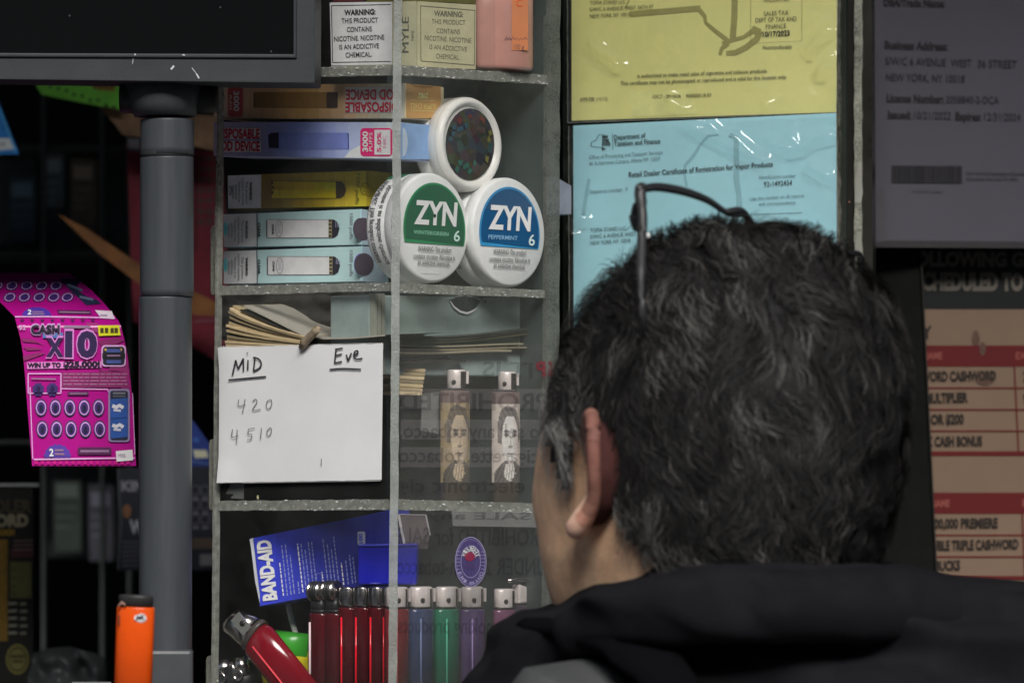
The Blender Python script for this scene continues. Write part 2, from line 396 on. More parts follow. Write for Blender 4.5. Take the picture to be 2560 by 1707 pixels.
shelf(VD, (130, 452), (1235, 428), (130, 512), (1235, 492), VD, (1288, 425), (2275, 490), (1288, 487), (2275, 552), 0)
shelf(VE, (118, 822), (1225, 800), (118, 884), (1225, 852), VE, (1280, 800), (2262, 850), (1280, 864), (2262, 900), 1)
shelf(VF, (112, 1180), (1208, 1170), (112, 1244), (1208, 1238), VF, (1268, 1170), (2262, 1198), (1268, 1238), (2262, 1256), 2)
shelf(VG, (90, 1420), (1200, 1425), (90, 1480), (1200, 1490), VG, (1250, 1425), (2250, 1440), (1250, 1490), (2250, 1500), 3)
# grey brackets on the left edge
brk = frosted('bracket_plastic', (104, 104, 96), .85, 600, lo=.75, hi=1.3)
for v, x0, x1, y0, y1 in ((VE, 66, 112, 430, 880), (VF, 55, 100, 780, 1240), (VG, 36, 92, 1130, 1500)):
    m = MB(); m.slab(v(Plane(540, 853, 2.515, 10)), [(x0 + 8, y0), (x1, y0 - 8), (x1, y1), (x0 + 8, y1 + 5), (x0, y1 - 25), (x0, y0 + 30)], .006, brk); T.part('bracket', m, bevel=.0008)
# dark back panel
m = MB(); b0, b1 = Rr(1372, 853, -.002), Rr(1372, 853, -.002)
q = Plane(1372, 853, b0.y, 42); dd = -q.u * .122
m.add([b0 + Vector((0, 0, .3)), b0 + Vector((0, 0, -.25)), b0 + dd + Vector((0, 0, -.25)), b0 + dd + Vector((0, 0, .3))], [(0, 1, 2, 3)], M((52, 60, 60), rough=.35, var=.35, scale=22)); T.part('back_panel', m)
# ================================================================ goods in the case
RED = M((176, 20, 50), var=0); BLK = M((22, 22, 24), rough=.35); DIM = M((92, 92, 96), var=0)
def carton(T, v, front, depth, mat, nm='carton', bevel=.0005):
    m = MB(); m.slab(v, front, depth, mat); return T.part(nm, m, bevel=bevel)
def endpr(v, x, y, yaw=-48):
    """plane of a box's right end, starting at its front right edge"""
    q = v(x, y); pl = Plane(0, 0, 1, yaw); pl.o = q; w_ = v
    return View(pl, w_.x0, w_.y0, w_.k)

# ---- white warning carton on the top shelf
T = Thing('warning_carton', 'white carton with framed nicotine warnings on both faces on the top shelf', 'box', P(985, 170, 2.45))
l = VD(Plane(983, 80, 2.432, 42)); r = VD(Plane(985, 80, 2.432, -48))
base_y = 440
carton(T, l, [(848, 18), (1262, 12), (1262, base_y), (858, base_y + 8)], .038, M((176, 172, 168)))
m = MB(); m.poly(l, [(850, 20), (1258, 14), (1258, 424), (860, 430)], M((196, 198, 202)))
m.stroke(l, [(862, 40), (1250, 32)], 5, INK); m.stroke(l, [(862, 40), (870, 410)], 5, INK); m.stroke(l, [(870, 410), (1250, 404)], 5, INK)
for t, x0, y0, x1, y1, h, b in (('WARNING:', 948, 102, 1152, 95, 33, .03), ('THIS PRODUCT', 930, 154, 1168, 148, 31, 0), ('CONTAINS', 965, 211, 1128, 206, 31, 0),
    ('NICOTINE. NICOTINE', 882, 273, 1210, 260, 31, 0), ('IS AN ADDICTIVE', 915, 326, 1175, 316, 31, 0), ('CHEMICAL.', 957, 378, 1128, 371, 31, 0)): m.text(l, t, x0, y0, x1, y1, h, INK, bold=b + .008)
T.part('left_label', m)
REFL_TINT = M((172, 168, 136)); REFL_INK = M((92, 92, 78), var=0)  # yellow certificate's reflection in the pane, tinted into this face's colours
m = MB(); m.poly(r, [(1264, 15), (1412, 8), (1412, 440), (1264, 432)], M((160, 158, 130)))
m.text(r, 'MYLE', 1358, 345, 1358, 112, 42, M((72, 74, 70), var=0)); m.text(r, 'MINI', 1392, 266, 1392, 205, 15, REFL_INK)
m.poly(r, [(1416, 10), (1800, 34), (1798, 455), (1416, 438)], REFL_TINT, .0004)
for a, b in (((1436, 40), (1790, 70)), ((1790, 70), (1788, 428)), ((1788, 428), (1438, 400)), ((1438, 400), (1436, 40))): m.stroke(r, [a, b], 4, REFL_INK, .0006)
for t, x0, y0, x1, y1, h, b in (('WARNING:', 1523, 105, 1713, 114, 33, .03), ('THIS PRODUCT', 1508, 158, 1728, 166, 31, 0), ('CONTAINS', 1540, 218, 1693, 226, 31, 0),
    ('NICOTINE. NICOTINE', 1462, 264, 1766, 284, 31, 0), ('IS AN ADDICTIVE', 1493, 322, 1738, 340, 31, 0), ('CHEMICAL.', 1535, 383, 1690, 393, 31, 0)): m.text(r, t, x0, y0, x1, y1, h, REFL_INK, bold=b)
T.part('right_label', m)
m = MB(); m.slab(r, [(1264, 12), (1800, 32), (1798, 455), (1264, 440)], .036, M((150, 148, 122))); T.part('carton_end', m)
# a red and black packet above it
T = Thing('stacked_packet', 'dark red and black packet lying on top of the white warning carton', 'packet', P(985, 0, 2.45))
m = MB(); m.slab(l, [(870, -150), (1066, -150), (1066, 8), (870, 12)], .03, M((88, 24, 34))); T.part('red_side', m)
m = MB(); m.slab(l, [(1068, -150), (1260, -150), (1260, 5), (1068, 8)], .03, BLK); T.part('black_side', m)
m = MB(); m.slab(r, [(1264, -150), (1800, -150), (1800, 30), (1640, 18), (1470, 12), (1264, 10)], .02, M((82, 80, 30))); T.part('olive_end', m)

# ---- pink talc bottle and paper bag
T = Thing('powder_bottle', 'translucent pink bottle with an orange label beside the white warning carton', 'bottle', P(1235, 165, 2.5))
bp = Plane(1258, 80, 2.495, -40); v = VD(bp)
m = MB(); c0, c1 = v(1985, 462), v(1985, -260); rx = (v(2165, 200) - v(1805, 200)).length / 2
m.tube([c0 + (c1 - c0) * t for t in (0, .012, .04, .5, 1)], [rx * .86, rx * .96, rx, rx, rx], M((164, 120, 110), rough=.3, coat=.4, var=.06), n=40, flat=.45, side=bp.u); T.part('bottle_body', m)
m = MB(); lb = VD(Plane(1258, 80, 2.4835, -40)); OR = M((186, 118, 80), var=.05)
m.rect(lb, 2035, -120, 2140, 330, OR, .0004); m.text(lb, 'C', 2062, 48, 2104, 46, 46, M((196, 84, 50), var=0))
m.stroke(lb, [(1990, 262), (2000, 240), (2008, 262), (2020, 248), (2032, 262), (2044, 246), (2056, 262), (2068, 248), (2080, 268), (2092, 250), (2104, 264), (2120, 246), (2134, 262)], 6, M((110, 78, 84), var=0))
m.text(lb, '150 g', 2045, 320, 2112, 323, 28, M((120, 84, 84), var=0)); T.part('label', m)
T = Thing('paper_bag', 'cream paper bag with pencilled 57 behind the pink bottle', 'paper bag', P(1350, 165, 2.53))
m = MB(); v = VD(Plane(1345, 80, 2.535, -44)); m.slab(v, [(2050, -200), (2222, -200), (2238, 120), (2236, 470), (2050, 455)], .006, M((158, 148, 128), bump=.4, bscale=60)); T.part('bag', m)
m = MB(); gi = M((70, 68, 66), var=0)
m.stroke(v, [(2165, 110), (2200, 108)], 5, gi); m.stroke(v, [(2188, 108), (2180, 150)], 5, gi)
m.stroke(v, [(2205, 246), (2188, 248), (2184, 266), (2200, 264), (2206, 278), (2192, 292)], 5, gi); m.stroke(v, [(2208, 248), (2230, 244), (2214, 296)], 5, gi); T.part('pencil_mark', m)

# ---- brown and lilac device cartons
T = Thing('brown_carton', 'brown device carton standing upside down above the lilac one', 'box', P(800, 270, 2.5), 'long device cartons')
a = Plane(1012, 260, 2.452, 40); v = VD(a)
carton(T, v, [(88, 560), (1342, 545), (1342, 775), (95, 778)], .032, M((158, 128, 104), k=.28, var=.12))
m = MB(); m.grad(v, 92, 562, 700, 776, (150, 120, 104), (112, 88, 52), 8, y0b=554, y1b=775, k=.28); m.grad(v, 700, 554, 1338, 775, (112, 88, 52), (176, 148, 132), 8, y0b=547, y1b=773, k=.28)
m.rrect(v, 358, 604, 905, 706, 8, M((88, 66, 38), k=.28, var=.15), .0005); m.rrect(v, 832, 604, 904, 706, 12, M((38, 28, 24), k=.28), .0007); m.stroke(v, [(360, 610), (360, 704)], 7, M((60, 44, 26), k=.28), .0008)
m.rect(v, 955, 572, 1285, 738, M((186, 160, 142), k=.28), .0005)
m.text(v, 'POD DEVICE', 1300, 588, 958, 590, 62, RED, bold=.03, lift=.0008); m.text(v, 'DISPOSABLE', 1300, 670, 956, 672, 60, RED, bold=.03, lift=.0008)
m.rrect(v, 186, 566, 284, 766, 22, M((120, 44, 44), k=.28), .0005); m.text(v, '3000', 226, 598, 228, 728, 34, M((190, 160, 140), k=.28, var=0), bold=.02, lift=.0008)
m.text(v, 'PUFFS', 196, 625, 196, 720, 18, M((176, 140, 124), k=.28, var=0), lift=.0008); T.part('front_print', m)
e = endpr(v, 1342, 660)
m = MB(); m.poly(e, [(1344, 547), (1570, 566), (1568, 772), (1344, 774)], M((122, 92, 52), k=.28, var=.12), .0004)
gd = M((182, 152, 92), k=.28, var=0); m.text(e, '2982', 1486, 612, 1420, 610, 34, gd, bold=.03, lift=.0006); m.text(e, 'SUPER CHILL', 1538, 680, 1366, 676, 36, M((160, 128, 74), k=.28, var=0), lift=.0006)
m.stroke(e, [(1372, 655), (1530, 660)], 3, gd, .0006); m.stroke(e, [(1372, 722), (1530, 728)], 3, gd, .0006); m.stroke(e, [(1372, 548), (1400, 566), (1500, 572), (1522, 560)], 4, M((70, 50, 26), k=.28), .0006); T.part('end_print', m)

T = Thing('lilac_carton', 'lilac blue device carton with red lettering and a magenta 3000 badge', 'box', P(800, 380, 2.5), 'long device cartons')
a = Plane(1002, 350, 2.446, 40); v = VD(a)
carton(T, v, [(90, 797), (1300, 800), (1300, 1042), (92, 1020)], .034, M((140, 148, 184), k=0.5, var=.12))
m = MB(); m.grad(v, 92, 799, 640, 1018, (146, 132, 148), (104, 116, 168), 8, y0b=800, y1b=1028, k=0.5); m.grad(v, 640, 800, 1298, 1028, (104, 116, 168), (168, 178, 214), 8, y0b=802, y1b=1040, k=0.5)
m.rrect(v, 455, 868, 978, 976, 6, M((92, 104, 160), k=0.5, var=.15), .0005); m.poly(v, [(450, 885), (470, 870), (520, 868), (520, 970), (455, 966)], M((28, 28, 44), k=0.5), .0007); m.stroke(v, [(974, 872), (976, 974)], 5, M((44, 48, 84), k=0.5), .0008)
m.poly(v, [(945, 1030), (985, 985), (1060, 945), (1298, 930), (1298, 1038)], M((176, 184, 210), k=0.5), .0004)
pk = M((202, 176, 190), k=0.5); m.rect(v, 128, 838, 400, 908, pk, .0005); m.rect(v, 128, 922, 402, 994, pk, .0005)
m.text(v, 'DISPOSABLE', 118, 904, 396, 906, 60, RED, bold=.03, lift=.0008); m.text(v, 'POD DEVICE', 118, 984, 397, 988, 60, RED, bold=.03, lift=.0008)
MG = M((176, 24, 92), k=0.5); m.rrect(v, 1052, 838, 1262, 1022, 26, MG, .0006); m.rect(v, 1146, 850, 1250, 1012, M((214, 208, 216), k=0.5), .0008)
m.text(v, '3000', 1103, 994, 1103, 860, 32, WHITE, bold=.03, lift=.001); m.text(v, 'PUFFS', 1134, 990, 1134, 868, 22, M((220, 190, 205), k=0.5, var=0), lift=.001)
m.text(v, '5.0%', 1192, 994, 1192, 866, 26, MG, bold=.015, lift=.0011); m.text(v, 'NIC', 1226, 964, 1226, 888, 22, M((190, 120, 150), k=0.5, var=0), lift=.0011); T.part('front_print', m)
e = endpr(v, 1300, 920); m = MB(); m.poly(e, [(1302, 803), (1532, 820), (1532, 1042), (1302, 1041)], M((104, 132, 168), k=0.5, var=.12), .0004); m.ell(e, 1318, 930, 34, 95, M((150, 164, 190), k=0.5), .0006, -90, 90); T.part('end_print', m)

# ---- three short device cartons
def warn_label(m, v, x0, y0, x1, y1, dx=0):
    W = M((186, 186, 186), k=.38); m.poly(v, [(x0, y0), (x1, y0 - 6), (x1 - 2, y1 - 3), (x0 + 2, y1)], W, .0005)
    h = y1 - y0
    for t, fx, a, b, hh, bo in (('WARNING:', .66, .19, .76, 15, .04), ('This product', .54, .17, .86, 15, .0), ('contains nicotine.', .43, .08, .92, 15, 0), ('Nicotine is an', .325, .18, .82, 15, 0), ('addictive', .23, .27, .72, 15, 0), ('chemical.', .14, .3, .72, 15, 0)):
        xx = x0 + (x1 - x0) * fx; m.text(v, t, xx, y0 + h * a, xx, y0 + h * b, hh, INK if bo else INK2, bold=bo, lift=.0008)
def device(m, v, x0, x1, y0, y1, body, tip, dark):
    m.rrect(v, x0, y0, x1, y1, 7, body, .0005)
    m.poly(v, [(x1 - 2, y0 - 1), (x1 + 30, y0), (x1 + 52, y0 + 16), (x1 + 66, (y0 + y1) / 2), (x1 + 54, y1 - 18), (x1 + 30, y1 - 1), (x1 - 2, y1)], tip, .0006)
    m.stroke(v, [(x0 + 2, y0 + 4), (x0 + 2, y1 - 3)], 7, dark, .0007); m.stroke(v, [(x0, y1), (x1, y1 - 2)], 3, dark, .0007); m.stroke(v, [(x0, y0), (x1, y0)], 2, dark, .0007)
# yellow
T = Thing('yellow_carton', 'yellow and olive device carton lying on the two pale blue cartons', 'box', P(740, 520, 2.53), 'short device cartons')
a = Plane(918, 475, 2.487, 40); v = VE(a)
carton(T, v, [(186, 104), (405, 94), (1090, 70), (1092, 302), (186, 318)], .022, M((140, 124, 34), k=.38, var=.12))
m = MB(); m.grad(v, 405, 96, 1088, 313, (92, 72, 22), (168, 150, 36), 10, y0b=73, y1b=302, k=.38)
device(m, v, 470, 894, 142, 252, M((196, 164, 18), k=.38), M((50, 40, 22), k=.38), M((90, 70, 14), k=.38))
m.grad(v, 482, 146, 890, 196, (160, 130, 10), (226, 196, 30), 6, .0007); m.rect(v, 476, 196, 890, 248, M((172, 142, 14), k=.38), .0007)
for q in ((480, 150), (484, 180), (480, 212)): m.ell(v, *q, 7, 12, M((60, 46, 14), k=.38), .0009)
m.text(v, 'CLEAR', 520, 170, 520, 232, 14, M((110, 88, 14), k=.38, var=0), lift=.0009); m.text(v, 'CUVIE', 580, 155, 580, 230, 20, M((150, 122, 14), k=.38, var=0), lift=.0009)
m.text(v, '1500 puffs', 1030, 92, 1020, 288, 24, M((84, 70, 22), k=.38, var=0), lift=.0008); m.stroke(v, [(1085 + 30 * math.cos(k * .4), 190 + 38 * math.sin(k * .4)) for k in range(17)], 4, M((96, 80, 24), k=.38), .0007)
m.stroke(v, [(1070, 170), (1092, 186), (1072, 200), (1096, 214)], 4, M((96, 80, 24), k=.38), .0007); T.part('front_print', m)
m = MB(); warn_label(m, v, 186, 103, 404, 317); m.ell(v, 208, 200, 16, 34, M((140, 140, 140), k=.38), .0007); m.stroke(v, [(200, 170), (218, 200), (198, 230)], 5, INK2, .0009); T.part('warning_label', m)
e = endpr(v, 1091, 180); m = MB(); m.poly(e, [(1093, 71), (1180, 78), (1235, 90), (1235, 308), (1093, 301)], M((150, 132, 34), k=.38, var=.12), .0004); T.part('end_print', m)
for k, (dy, lab) in enumerate(((0, 'upper pale blue device carton under the yellow carton'), (241, 'lower pale blue device carton with a purple spot resting on the shelf'))):
    T = Thing('pale_blue_carton', lab, 'box', P(720, 615 + k * 92, 2.54), 'short device cartons')
    ex = 1052 + 6 * k
    a = Plane(500 + ex / 2.6133, 560 + 92 * k, 2.487, 40); v = VE(a); yo = dy
    carton(T, v, [(158, 356 + yo), (ex, 321 + yo), (ex + 2, 556 + yo - 2 * k), (163, 571 + yo)], .022, M((150, 178, 202), k=.55, var=.06))
    m = MB(); m.poly(v, [(380, 350 + yo), (ex - 2, 325 + yo), (ex - 1, 553 + yo - 2 * k), (384, 565 + yo)], M((158, 188, 212), k=.55, var=.05))
    x = 4 * k; device(m, v, 440 + x, 850 + x, 390 + yo, 510 + yo, M((196, 196, 206), k=0.5), M((30, 28, 40), k=0.5), M((64, 62, 70), k=0.5))
    m.rect(v, 846 + x, 388 + yo, 868 + x, 508 + yo, M((120, 112, 84), k=0.5), .0008)
    for q in range(5): m.rect(v, 848 + x, 392 + yo + q * 25, 866 + x, 402 + yo + q * 25, M((30, 28, 30), k=0.5), .0009)
    for q in range(3): m.stroke(v, [(895 + x + q * 10, 402 + yo + q * 6), (893 + x + q * 10, 440 + yo)], 4, M((120, 120, 140), k=0.5), .0009)
    m.text(v, 'CLEAR', 384, 410 + yo, 384, 506 + yo, 15, INK, bold=.04, lift=.0008); m.text(v, 'CLEAR', 478 + x, 420 + yo, 478 + x, 488 + yo, 12, INK, bold=.04, lift=.0009)
    m.stroke(v, [(523 + x + 22 * math.cos(q * .4), 450 + yo + 52 * math.sin(q * .4)) for q in range(17)], 3, M((110, 110, 116), k=0.5), .0008)
    m.text(v, 'CUVIE', 514 + x, 418 + yo, 514 + x, 480 + yo, 20, M((130, 130, 138), k=0.5, var=0), lift=.0009)
    m.text(v, '1500 puffs', 984, 350 + yo, 984, 518 + yo, 21, M((96, 98, 108), k=0.5, var=0), lift=.0008)
    m.ell(v, ex - 2, 450 + yo - 10 * k, 46, 70, M((58, 50, 82), k=0.5) if k == 0 else M((104, 92, 190), k=0.5), .0006, 90, 270); m.stroke(v, [(1020, 425 + yo), (1040, 470 + yo), (1030, 500 + yo)], 3, M((140, 130, 190), k=0.5), .0008)
    m.stroke(v, [(378, 349 + yo), (381, 566 + yo)], 5, M((60, 62, 64), k=0.5), .0009); T.part('front_print', m)
    m = MB(); warn_label(m, v, 158, 356 + yo, 378, 567 + yo); m.ell(v, 172, 452 + yo - 6 * k, 14, 46, M((90, 190, 205), k=0.5), .0007); m.stroke(v, [(162, 440 + yo), (180, 452 + yo), (168, 470 + yo)], 3, M((60, 130, 170), k=0.5), .0009); T.part('warning_label', m)
    e = endpr(v, ex + 1, 440 + yo); m = MB(); m.poly(e, [(ex + 2, 322 + yo), (1200, 340 + yo), (1200, 560 + yo), (ex + 3, 553 + yo)], M((156, 176, 192), k=.55), .0004); m.ell(e, ex + 8, 452 + yo - 10 * k, 64, 74, M((70, 62, 72), k=0.5), .0006); T.part('end_print', m)

# ---- round tins
CYAW = -48
def tin(lab, v, cx, cy, rx, ry, body, depth, nm='tin'):
    pl = v.pr; T = Thing(nm, lab, 'tin', v(cx, cy + ry), 'round tins on the middle shelf')
    c = v(cx, cy); rad = (v(cx, cy - ry) - c).length; n = pl.n
    m = MB(); m.disc_stack(c, -n, [(.0, 0), (.0, rad * .94), (.0005, rad * .975), (.002, rad), (.0075, rad), (.0078, rad * .985), (.0086, rad * .985), (.009, rad), (depth - .002, rad), (depth, rad * .96), (depth, 0)], body, 72); T.part('tin_body', m)
    return T, c, rad
def dome(m, v, cx, cy, rx, ry, mat, lift, chord=-18, slope=0):
    pts = [(cx + rx * math.cos(R(t)), cy - ry * math.sin(R(t)) + (slope * math.cos(R(t)))) for t in range(chord, 181 - chord, 6)]; m.poly(v, pts, mat, lift)
CW = M((196, 199, 196), rough=.42, var=.05, scale=160)
v = VE(Plane(1081, 570, 2.452, CYAW, 1)); T, c, rad = tin('white tin with a dark green wintergreen label on the middle shelf', v, 1518, 442, 237, 358, CW, .022)
m = MB(); dome(m, v, 1527, 455, 203, 306, M((30, 116, 74), rough=.4), .0005, -18, 14); dome(m, v, 1527, 456, 193, 292, M((14, 78, 54), rough=.4), .0008, -17, 14)
wt = M((206, 210, 208), var=.03); m.text(v, 'ZYN', 1388, 412, 1664, 430, 143, wt, .0012, .035); m.text(v, 'WINTERGREEN', 1384, 482, 1612, 498, 24, M((120, 176, 150), var=0), .0012, .01); m.text(v, '6', 1646, 530, 1686, 533, 68, M((170, 208, 190), var=0), .0012, .015)
m.ell(v, 1520, 365, 10, 12, M((20, 40, 34)), .0016, n=7)
for t, x0, y0, x1, y1 in (('WARNING: This product', 1414, 592, 1632, 606), ('contains nicotine. Nicotine is', 1384, 640, 1655, 656), ('an addictive chemical.', 1412, 681, 1622, 693)): m.text(v, t, x0, y0, x1, y1, 30, M((78, 80, 80), var=0), .0012, .012)
m.stroke(v, [(1440, 735), (1560, 742)], 3, M((176, 178, 176)), .0006); T.part('label', m)
def rim_proj(c, rad, n, v):
    up = Vector((0, 0, 1)); x = (up - n * up.dot(n)).normalized(); y = n.cross(x)
    return lambda ang, d, lift=0: c - n * d + (x * math.cos(ang) + y * math.sin(ang)) * (rad + lift)
side_text = M((70, 72, 72), var=0)
m = MB(); rp = rim_proj(c, rad, v.pr.n, v); s_ = -1 if (rp(1.57, 0) - c).x > 0 else 1
class RimView:
    def __init__(s, f): s.f = f
    def __call__(s, x, y, lift=0): return s.f(s_ * y, .009 + x, lift)
rv = RimView(rp)
m.text(rv, 'WARNING: This product contains', .0068, .55, .0068, 2.25, .0036, side_text, .0004, .012); m.text(rv, 'Nicotine is an addictive chemical', .0012, .72, .0012, 2.3, .0036, side_text, .0004, .012)
for k in range(8): m.poly(rv, [(.001, .02 + k * .055), (.0125, .02 + k * .055), (.0125, .075 + k * .055), (.001, .075 + k * .055)], M((24, 104, 70)), .0003)
for k in range(14): m.poly(rv, [(-.0072, .25 + k * .1), (-.0068, .25 + k * .1), (-.0068, .33 + k * .1), (-.0072, .33 + k * .1)], M((150, 154, 150)), .0003)
T.part('side_label', m)
v = VE(Plane(1275, 580, 2.492, CYAW, 1)); T, c, rad = tin('white tin with a blue peppermint label next to the green one', v, 2022, 472, 229, 357, CW, .022)
m = MB(); dome(m, v, 2018, 478, 198, 302, M((46, 126, 172), rough=.4), .0005, -18, 13); dome(m, v, 2018, 479, 188, 288, M((20, 70, 110), rough=.4), .0008, -17, 13)
m.text(v, 'ZYN', 1874, 445, 2148, 462, 145, wt, .0012, .035); m.text(v, 'PEPPERMINT', 1873, 516, 2064, 526, 27, M((120, 164, 196), var=0), .0012, .01); m.text(v, '6', 2136, 558, 2176, 560, 70, M((180, 204, 222), var=0), .0012, .015)
for t, x0, y0, x1, y1 in (('WARNING: This product', 1906, 612, 2122, 622), ('contains nicotine. Nicotine is', 1882, 660, 2146, 671), ('an addictive chemical.', 1908, 701, 2114, 713)): m.text(v, t, x0, y0, x1, y1, 30, M((86, 88, 88), var=0), .0012, .012)
T.part('label', m)
m = MB(); rp = rim_proj(c, rad, v.pr.n, v); rv = RimView(rp); m.text(rv, 'WARNING: This product', .0058, 1.2, .0058, 2.3, .003, side_text, .0004, .01); T.part('side_label', m)
v = VD(Plane(1172, 360, 2.478, CYAW, 1)); T, c, rad = tin('white ringed tin with a dark hologram lid on top of two others', v, 1757, 943, 207, 309, M((184, 184, 180), rough=.35, var=.05), .018)
m = MB(); n_ = v.pr.n; m.disc_stack(c, n_, [(-.001, rad * .76), (.0, rad * .79), (.0022, rad * .86), (.0022, rad * .93), (.0, rad * .99), (-.003, rad)], M((196, 195, 190), rough=.3, var=.05), 72); T.part('rim', m)
m = MB()
def holo(name):
    mt = bpy.data.materials.new(name); mt.use_nodes = True; n = mt.node_tree.nodes; l_ = mt.node_tree.links; b = n['Principled BSDF']
    tc = n.new('ShaderNodeTexCoord'); vo = n.new('ShaderNodeTexVoronoi'); vo.inputs['Scale'].default_value = 190; l_.new(tc.outputs['Object'], vo.inputs['Vector'])
    hs = n.new('ShaderNodeHueSaturation'); hs.inputs['Saturation'].default_value = .62; hs.inputs['Value'].default_value = .075; l_.new(vo.outputs['Color'], hs.inputs['Color']); l_.new(hs.outputs[0], b.inputs['Base Color'])
    b.inputs['Roughness'].default_value = .25; return mt
m.ell(v, 1760, 944, 160, 236, holo('hologram'), .0004); hc = ((58, 44, 44), (40, 70, 86), (40, 84, 74), (92, 92, 44), (88, 40, 36))
for k in range(26):
    t = random.uniform(0, 6.28); q = random.uniform(.55, .95); a0 = random.uniform(0, 6.28); cx, cy = 1760 + 150 * q * math.cos(t), 944 + 222 * q * math.sin(t)
    col = hc[4] if cy < 800 else hc[3] if cx > 1850 and cy < 1050 else hc[2] if cy > 1040 else hc[1] if cx < 1740 else hc[0]
    m.poly(v, [(cx + random.uniform(8, 20) * math.cos(a0 + j * 1.57), cy + random.uniform(14, 34) * math.sin(a0 + j * 1.57)) for j in range(4)], M(col, rough=.25), .0006 + k * 2e-5)
T.part('hologram_lid', m)
# ================================================================ third shelf
# grey drawer box with a thumb slot
T = Thing('drawer_box', 'grey plastic drawer box with a bright lens-shaped thumb slot under the tins', 'box', P(1180, 870, 2.52))
v = VE(Plane(1180, 760, 2.5, CYAW if False else -48))
m = MB(); m.slab(v, [(1110, 880), (2235, 905), (2235, 1420), (1110, 1400)], .03, M((92, 102, 100), k=.33, rough=.35, var=.25, scale=30)); T.part('drawer_front', m, bevel=.001)
m = MB(); lens = [(1622, 918), (1660, 892), (1720, 884), (1790, 898), (1828, 922), (1800, 965), (1740, 1000), (1690, 985), (1650, 955)]
m.poly(v, lens, M((44, 50, 50), rough=.3), .0004)
m.stroke(v, [(1624, 920), (1648, 958), (1690, 990), (1735, 1001), (1775, 985), (1800, 966)], (4, 10, 13, 13, 8, 4), M((218, 220, 214), k=.45, rough=.15, spec=.6), .0012)
m.stroke(v, [(1636, 908), (1660, 894), (1720, 886), (1790, 898), (1826, 920)], 4, M((150, 156, 152)), .001); m.ell(v, 1858, 926, 5, 9, M((30, 32, 32)), .0006); T.part('thumb_slot', m)
m = MB()
for k in range(3): m.slab(v, [(1112 + k * 26, 872), (1130 + k * 26, 874), (1130 + k * 26, 1400), (1112 + k * 26, 1400)], .004, M((120, 122, 112)), lift=.003)
T.part('drawer_rib', m)
# black pouch behind the paper bundle
T = Thing('black_pouch', 'crumpled black pouch lying behind the paper bundle under the pale blue cartons', 'pouch', P(730, 870, 2.53))
pl = Plane(760, 800, 2.505, 42); v = VE(pl); m = MB(); rows = []
for j in range(15):
    row = []
    for i in range(31):
        x = 120 + i * 33.5; y = 860 + j * 22
        row.append(v(x, y + 26 * math.sin(i * .35), .0035 * noise.noise(Vector((i * .23, j * .3, 0))) + .0015 * math.sin(j * 1.1 + i * .3)))
    rows.append(row)
m.loft(rows, M((52, 50, 47), rough=.55, var=.3, scale=60, bump=.3), cap=False, closed=False); T.part('pouch', m)
# bundle of paper slips: two fans with an elastic band
TAN = [M(c, var=.15, scale=120) for c in ((170, 152, 118), (150, 134, 102), (182, 164, 130), (120, 108, 84), (96, 88, 72))]
DKP = M((46, 44, 40), var=.2)
T = Thing('paper_bundle', 'bundle of yellowed paper slips fanned out and held by a twisted band', 'papers', P(750, 890, 2.5))
v = VF(Plane(700, 850, 2.475, 42))
def sheet(m, v, pts, w, mat, depth=.03, lift=0):
    """one slip: its edge runs along pts, the sheet goes back from there"""
    n = pr_normal(v); up = [v(x, y - w / 2, lift) for x, y in pts]; dn = [v(x, y + w / 2, lift) for x, y in pts]; k = len(pts)
    back = [p - n * depth + Vector((0, 0, depth * .05)) for p in up]
    m.add(up + dn + back, [(i, i + 1, k + i + 1, k + i) for i in range(k - 1)] + [(i, i + 1, 2 * k + i + 1, 2 * k + i) for i in range(k - 1)], mat)
for i in range(16):
    t = i / 15; y0 = -90 + 268 * t; y1 = 112 + 66 * t; x0 = 200 - 40 * t + random.uniform(-6, 6)
    m = MB(); mat = DKP if i in (3, 5, 10) else random.choice(TAN[:4])
    pts = [(x0 + (700 - x0) * s, y0 + (y1 - y0) * (s ** .85) + random.uniform(-1.5, 1.5) + 10 * math.sin(s * 3.1) * (1 - t)) for s in [q / 8 for q in range(9)]]
    sheet(m, v, pts, 15 if i not in (3, 5, 10) else 8, mat, lift=random.uniform(-.002, .001)); T.part('paper_slip', m)
m = MB(); sheet(m, v, [(285, -92), (430, -22), (580, 54), (700, 112), (820, 122), (1000, 118), (1210, 100)], 9, M((140, 136, 126)), .05); sheet(m, v, [(262, -66), (420, 6), (560, 72), (690, 128)], 9, DKP, .05); T.part('cover_sheet', m)
m = MB()
for k in range(5):
    a0 = k * 1.3; m.tube([v(700 + 100 * s + 16 * math.sin(a0 + s * 5), 165 - 105 * s + 14 * math.cos(a0 + s * 5), .004 + .0015 * math.sin(a0 + s * 6)) for s in [q / 8 for q in range(9)]], .0018, M((112, 100, 84), var=.3, scale=300), n=7)
T.part('twisted_band', m)
T = Thing('folded_papers', 'stack of folded dark-edged papers behind the right pane below the drawer box', 'papers', P(1090, 920, 2.5))
v = VF(Plane(1000, 850, 2.452, -48))
for i in range(11):
    t = i / 10; y0 = 104 + 165 * t + random.uniform(-5, 5); m = MB()
    xe = random.uniform(1850, 2230) if i < 8 else random.uniform(1560, 1760); e = 96 - 66 * (1 - t) if i < 3 else 130 + 110 * t
    pts = [(1272 + (xe - 1272) * s, y0 + 12 * math.sin(s * 4 + i * .15) - (40 * s * s if i < 3 else -10 * s)) for s in [q / 10 for q in range(11)]]
    sheet(m, v, pts, random.choice((8, 11, 14)), random.choice((DKP, M((60, 62, 58)), M((128, 122, 104)), M((112, 104, 84)), DKP)), .035, random.uniform(-.003, .003)); T.part('folded_sheet', m)
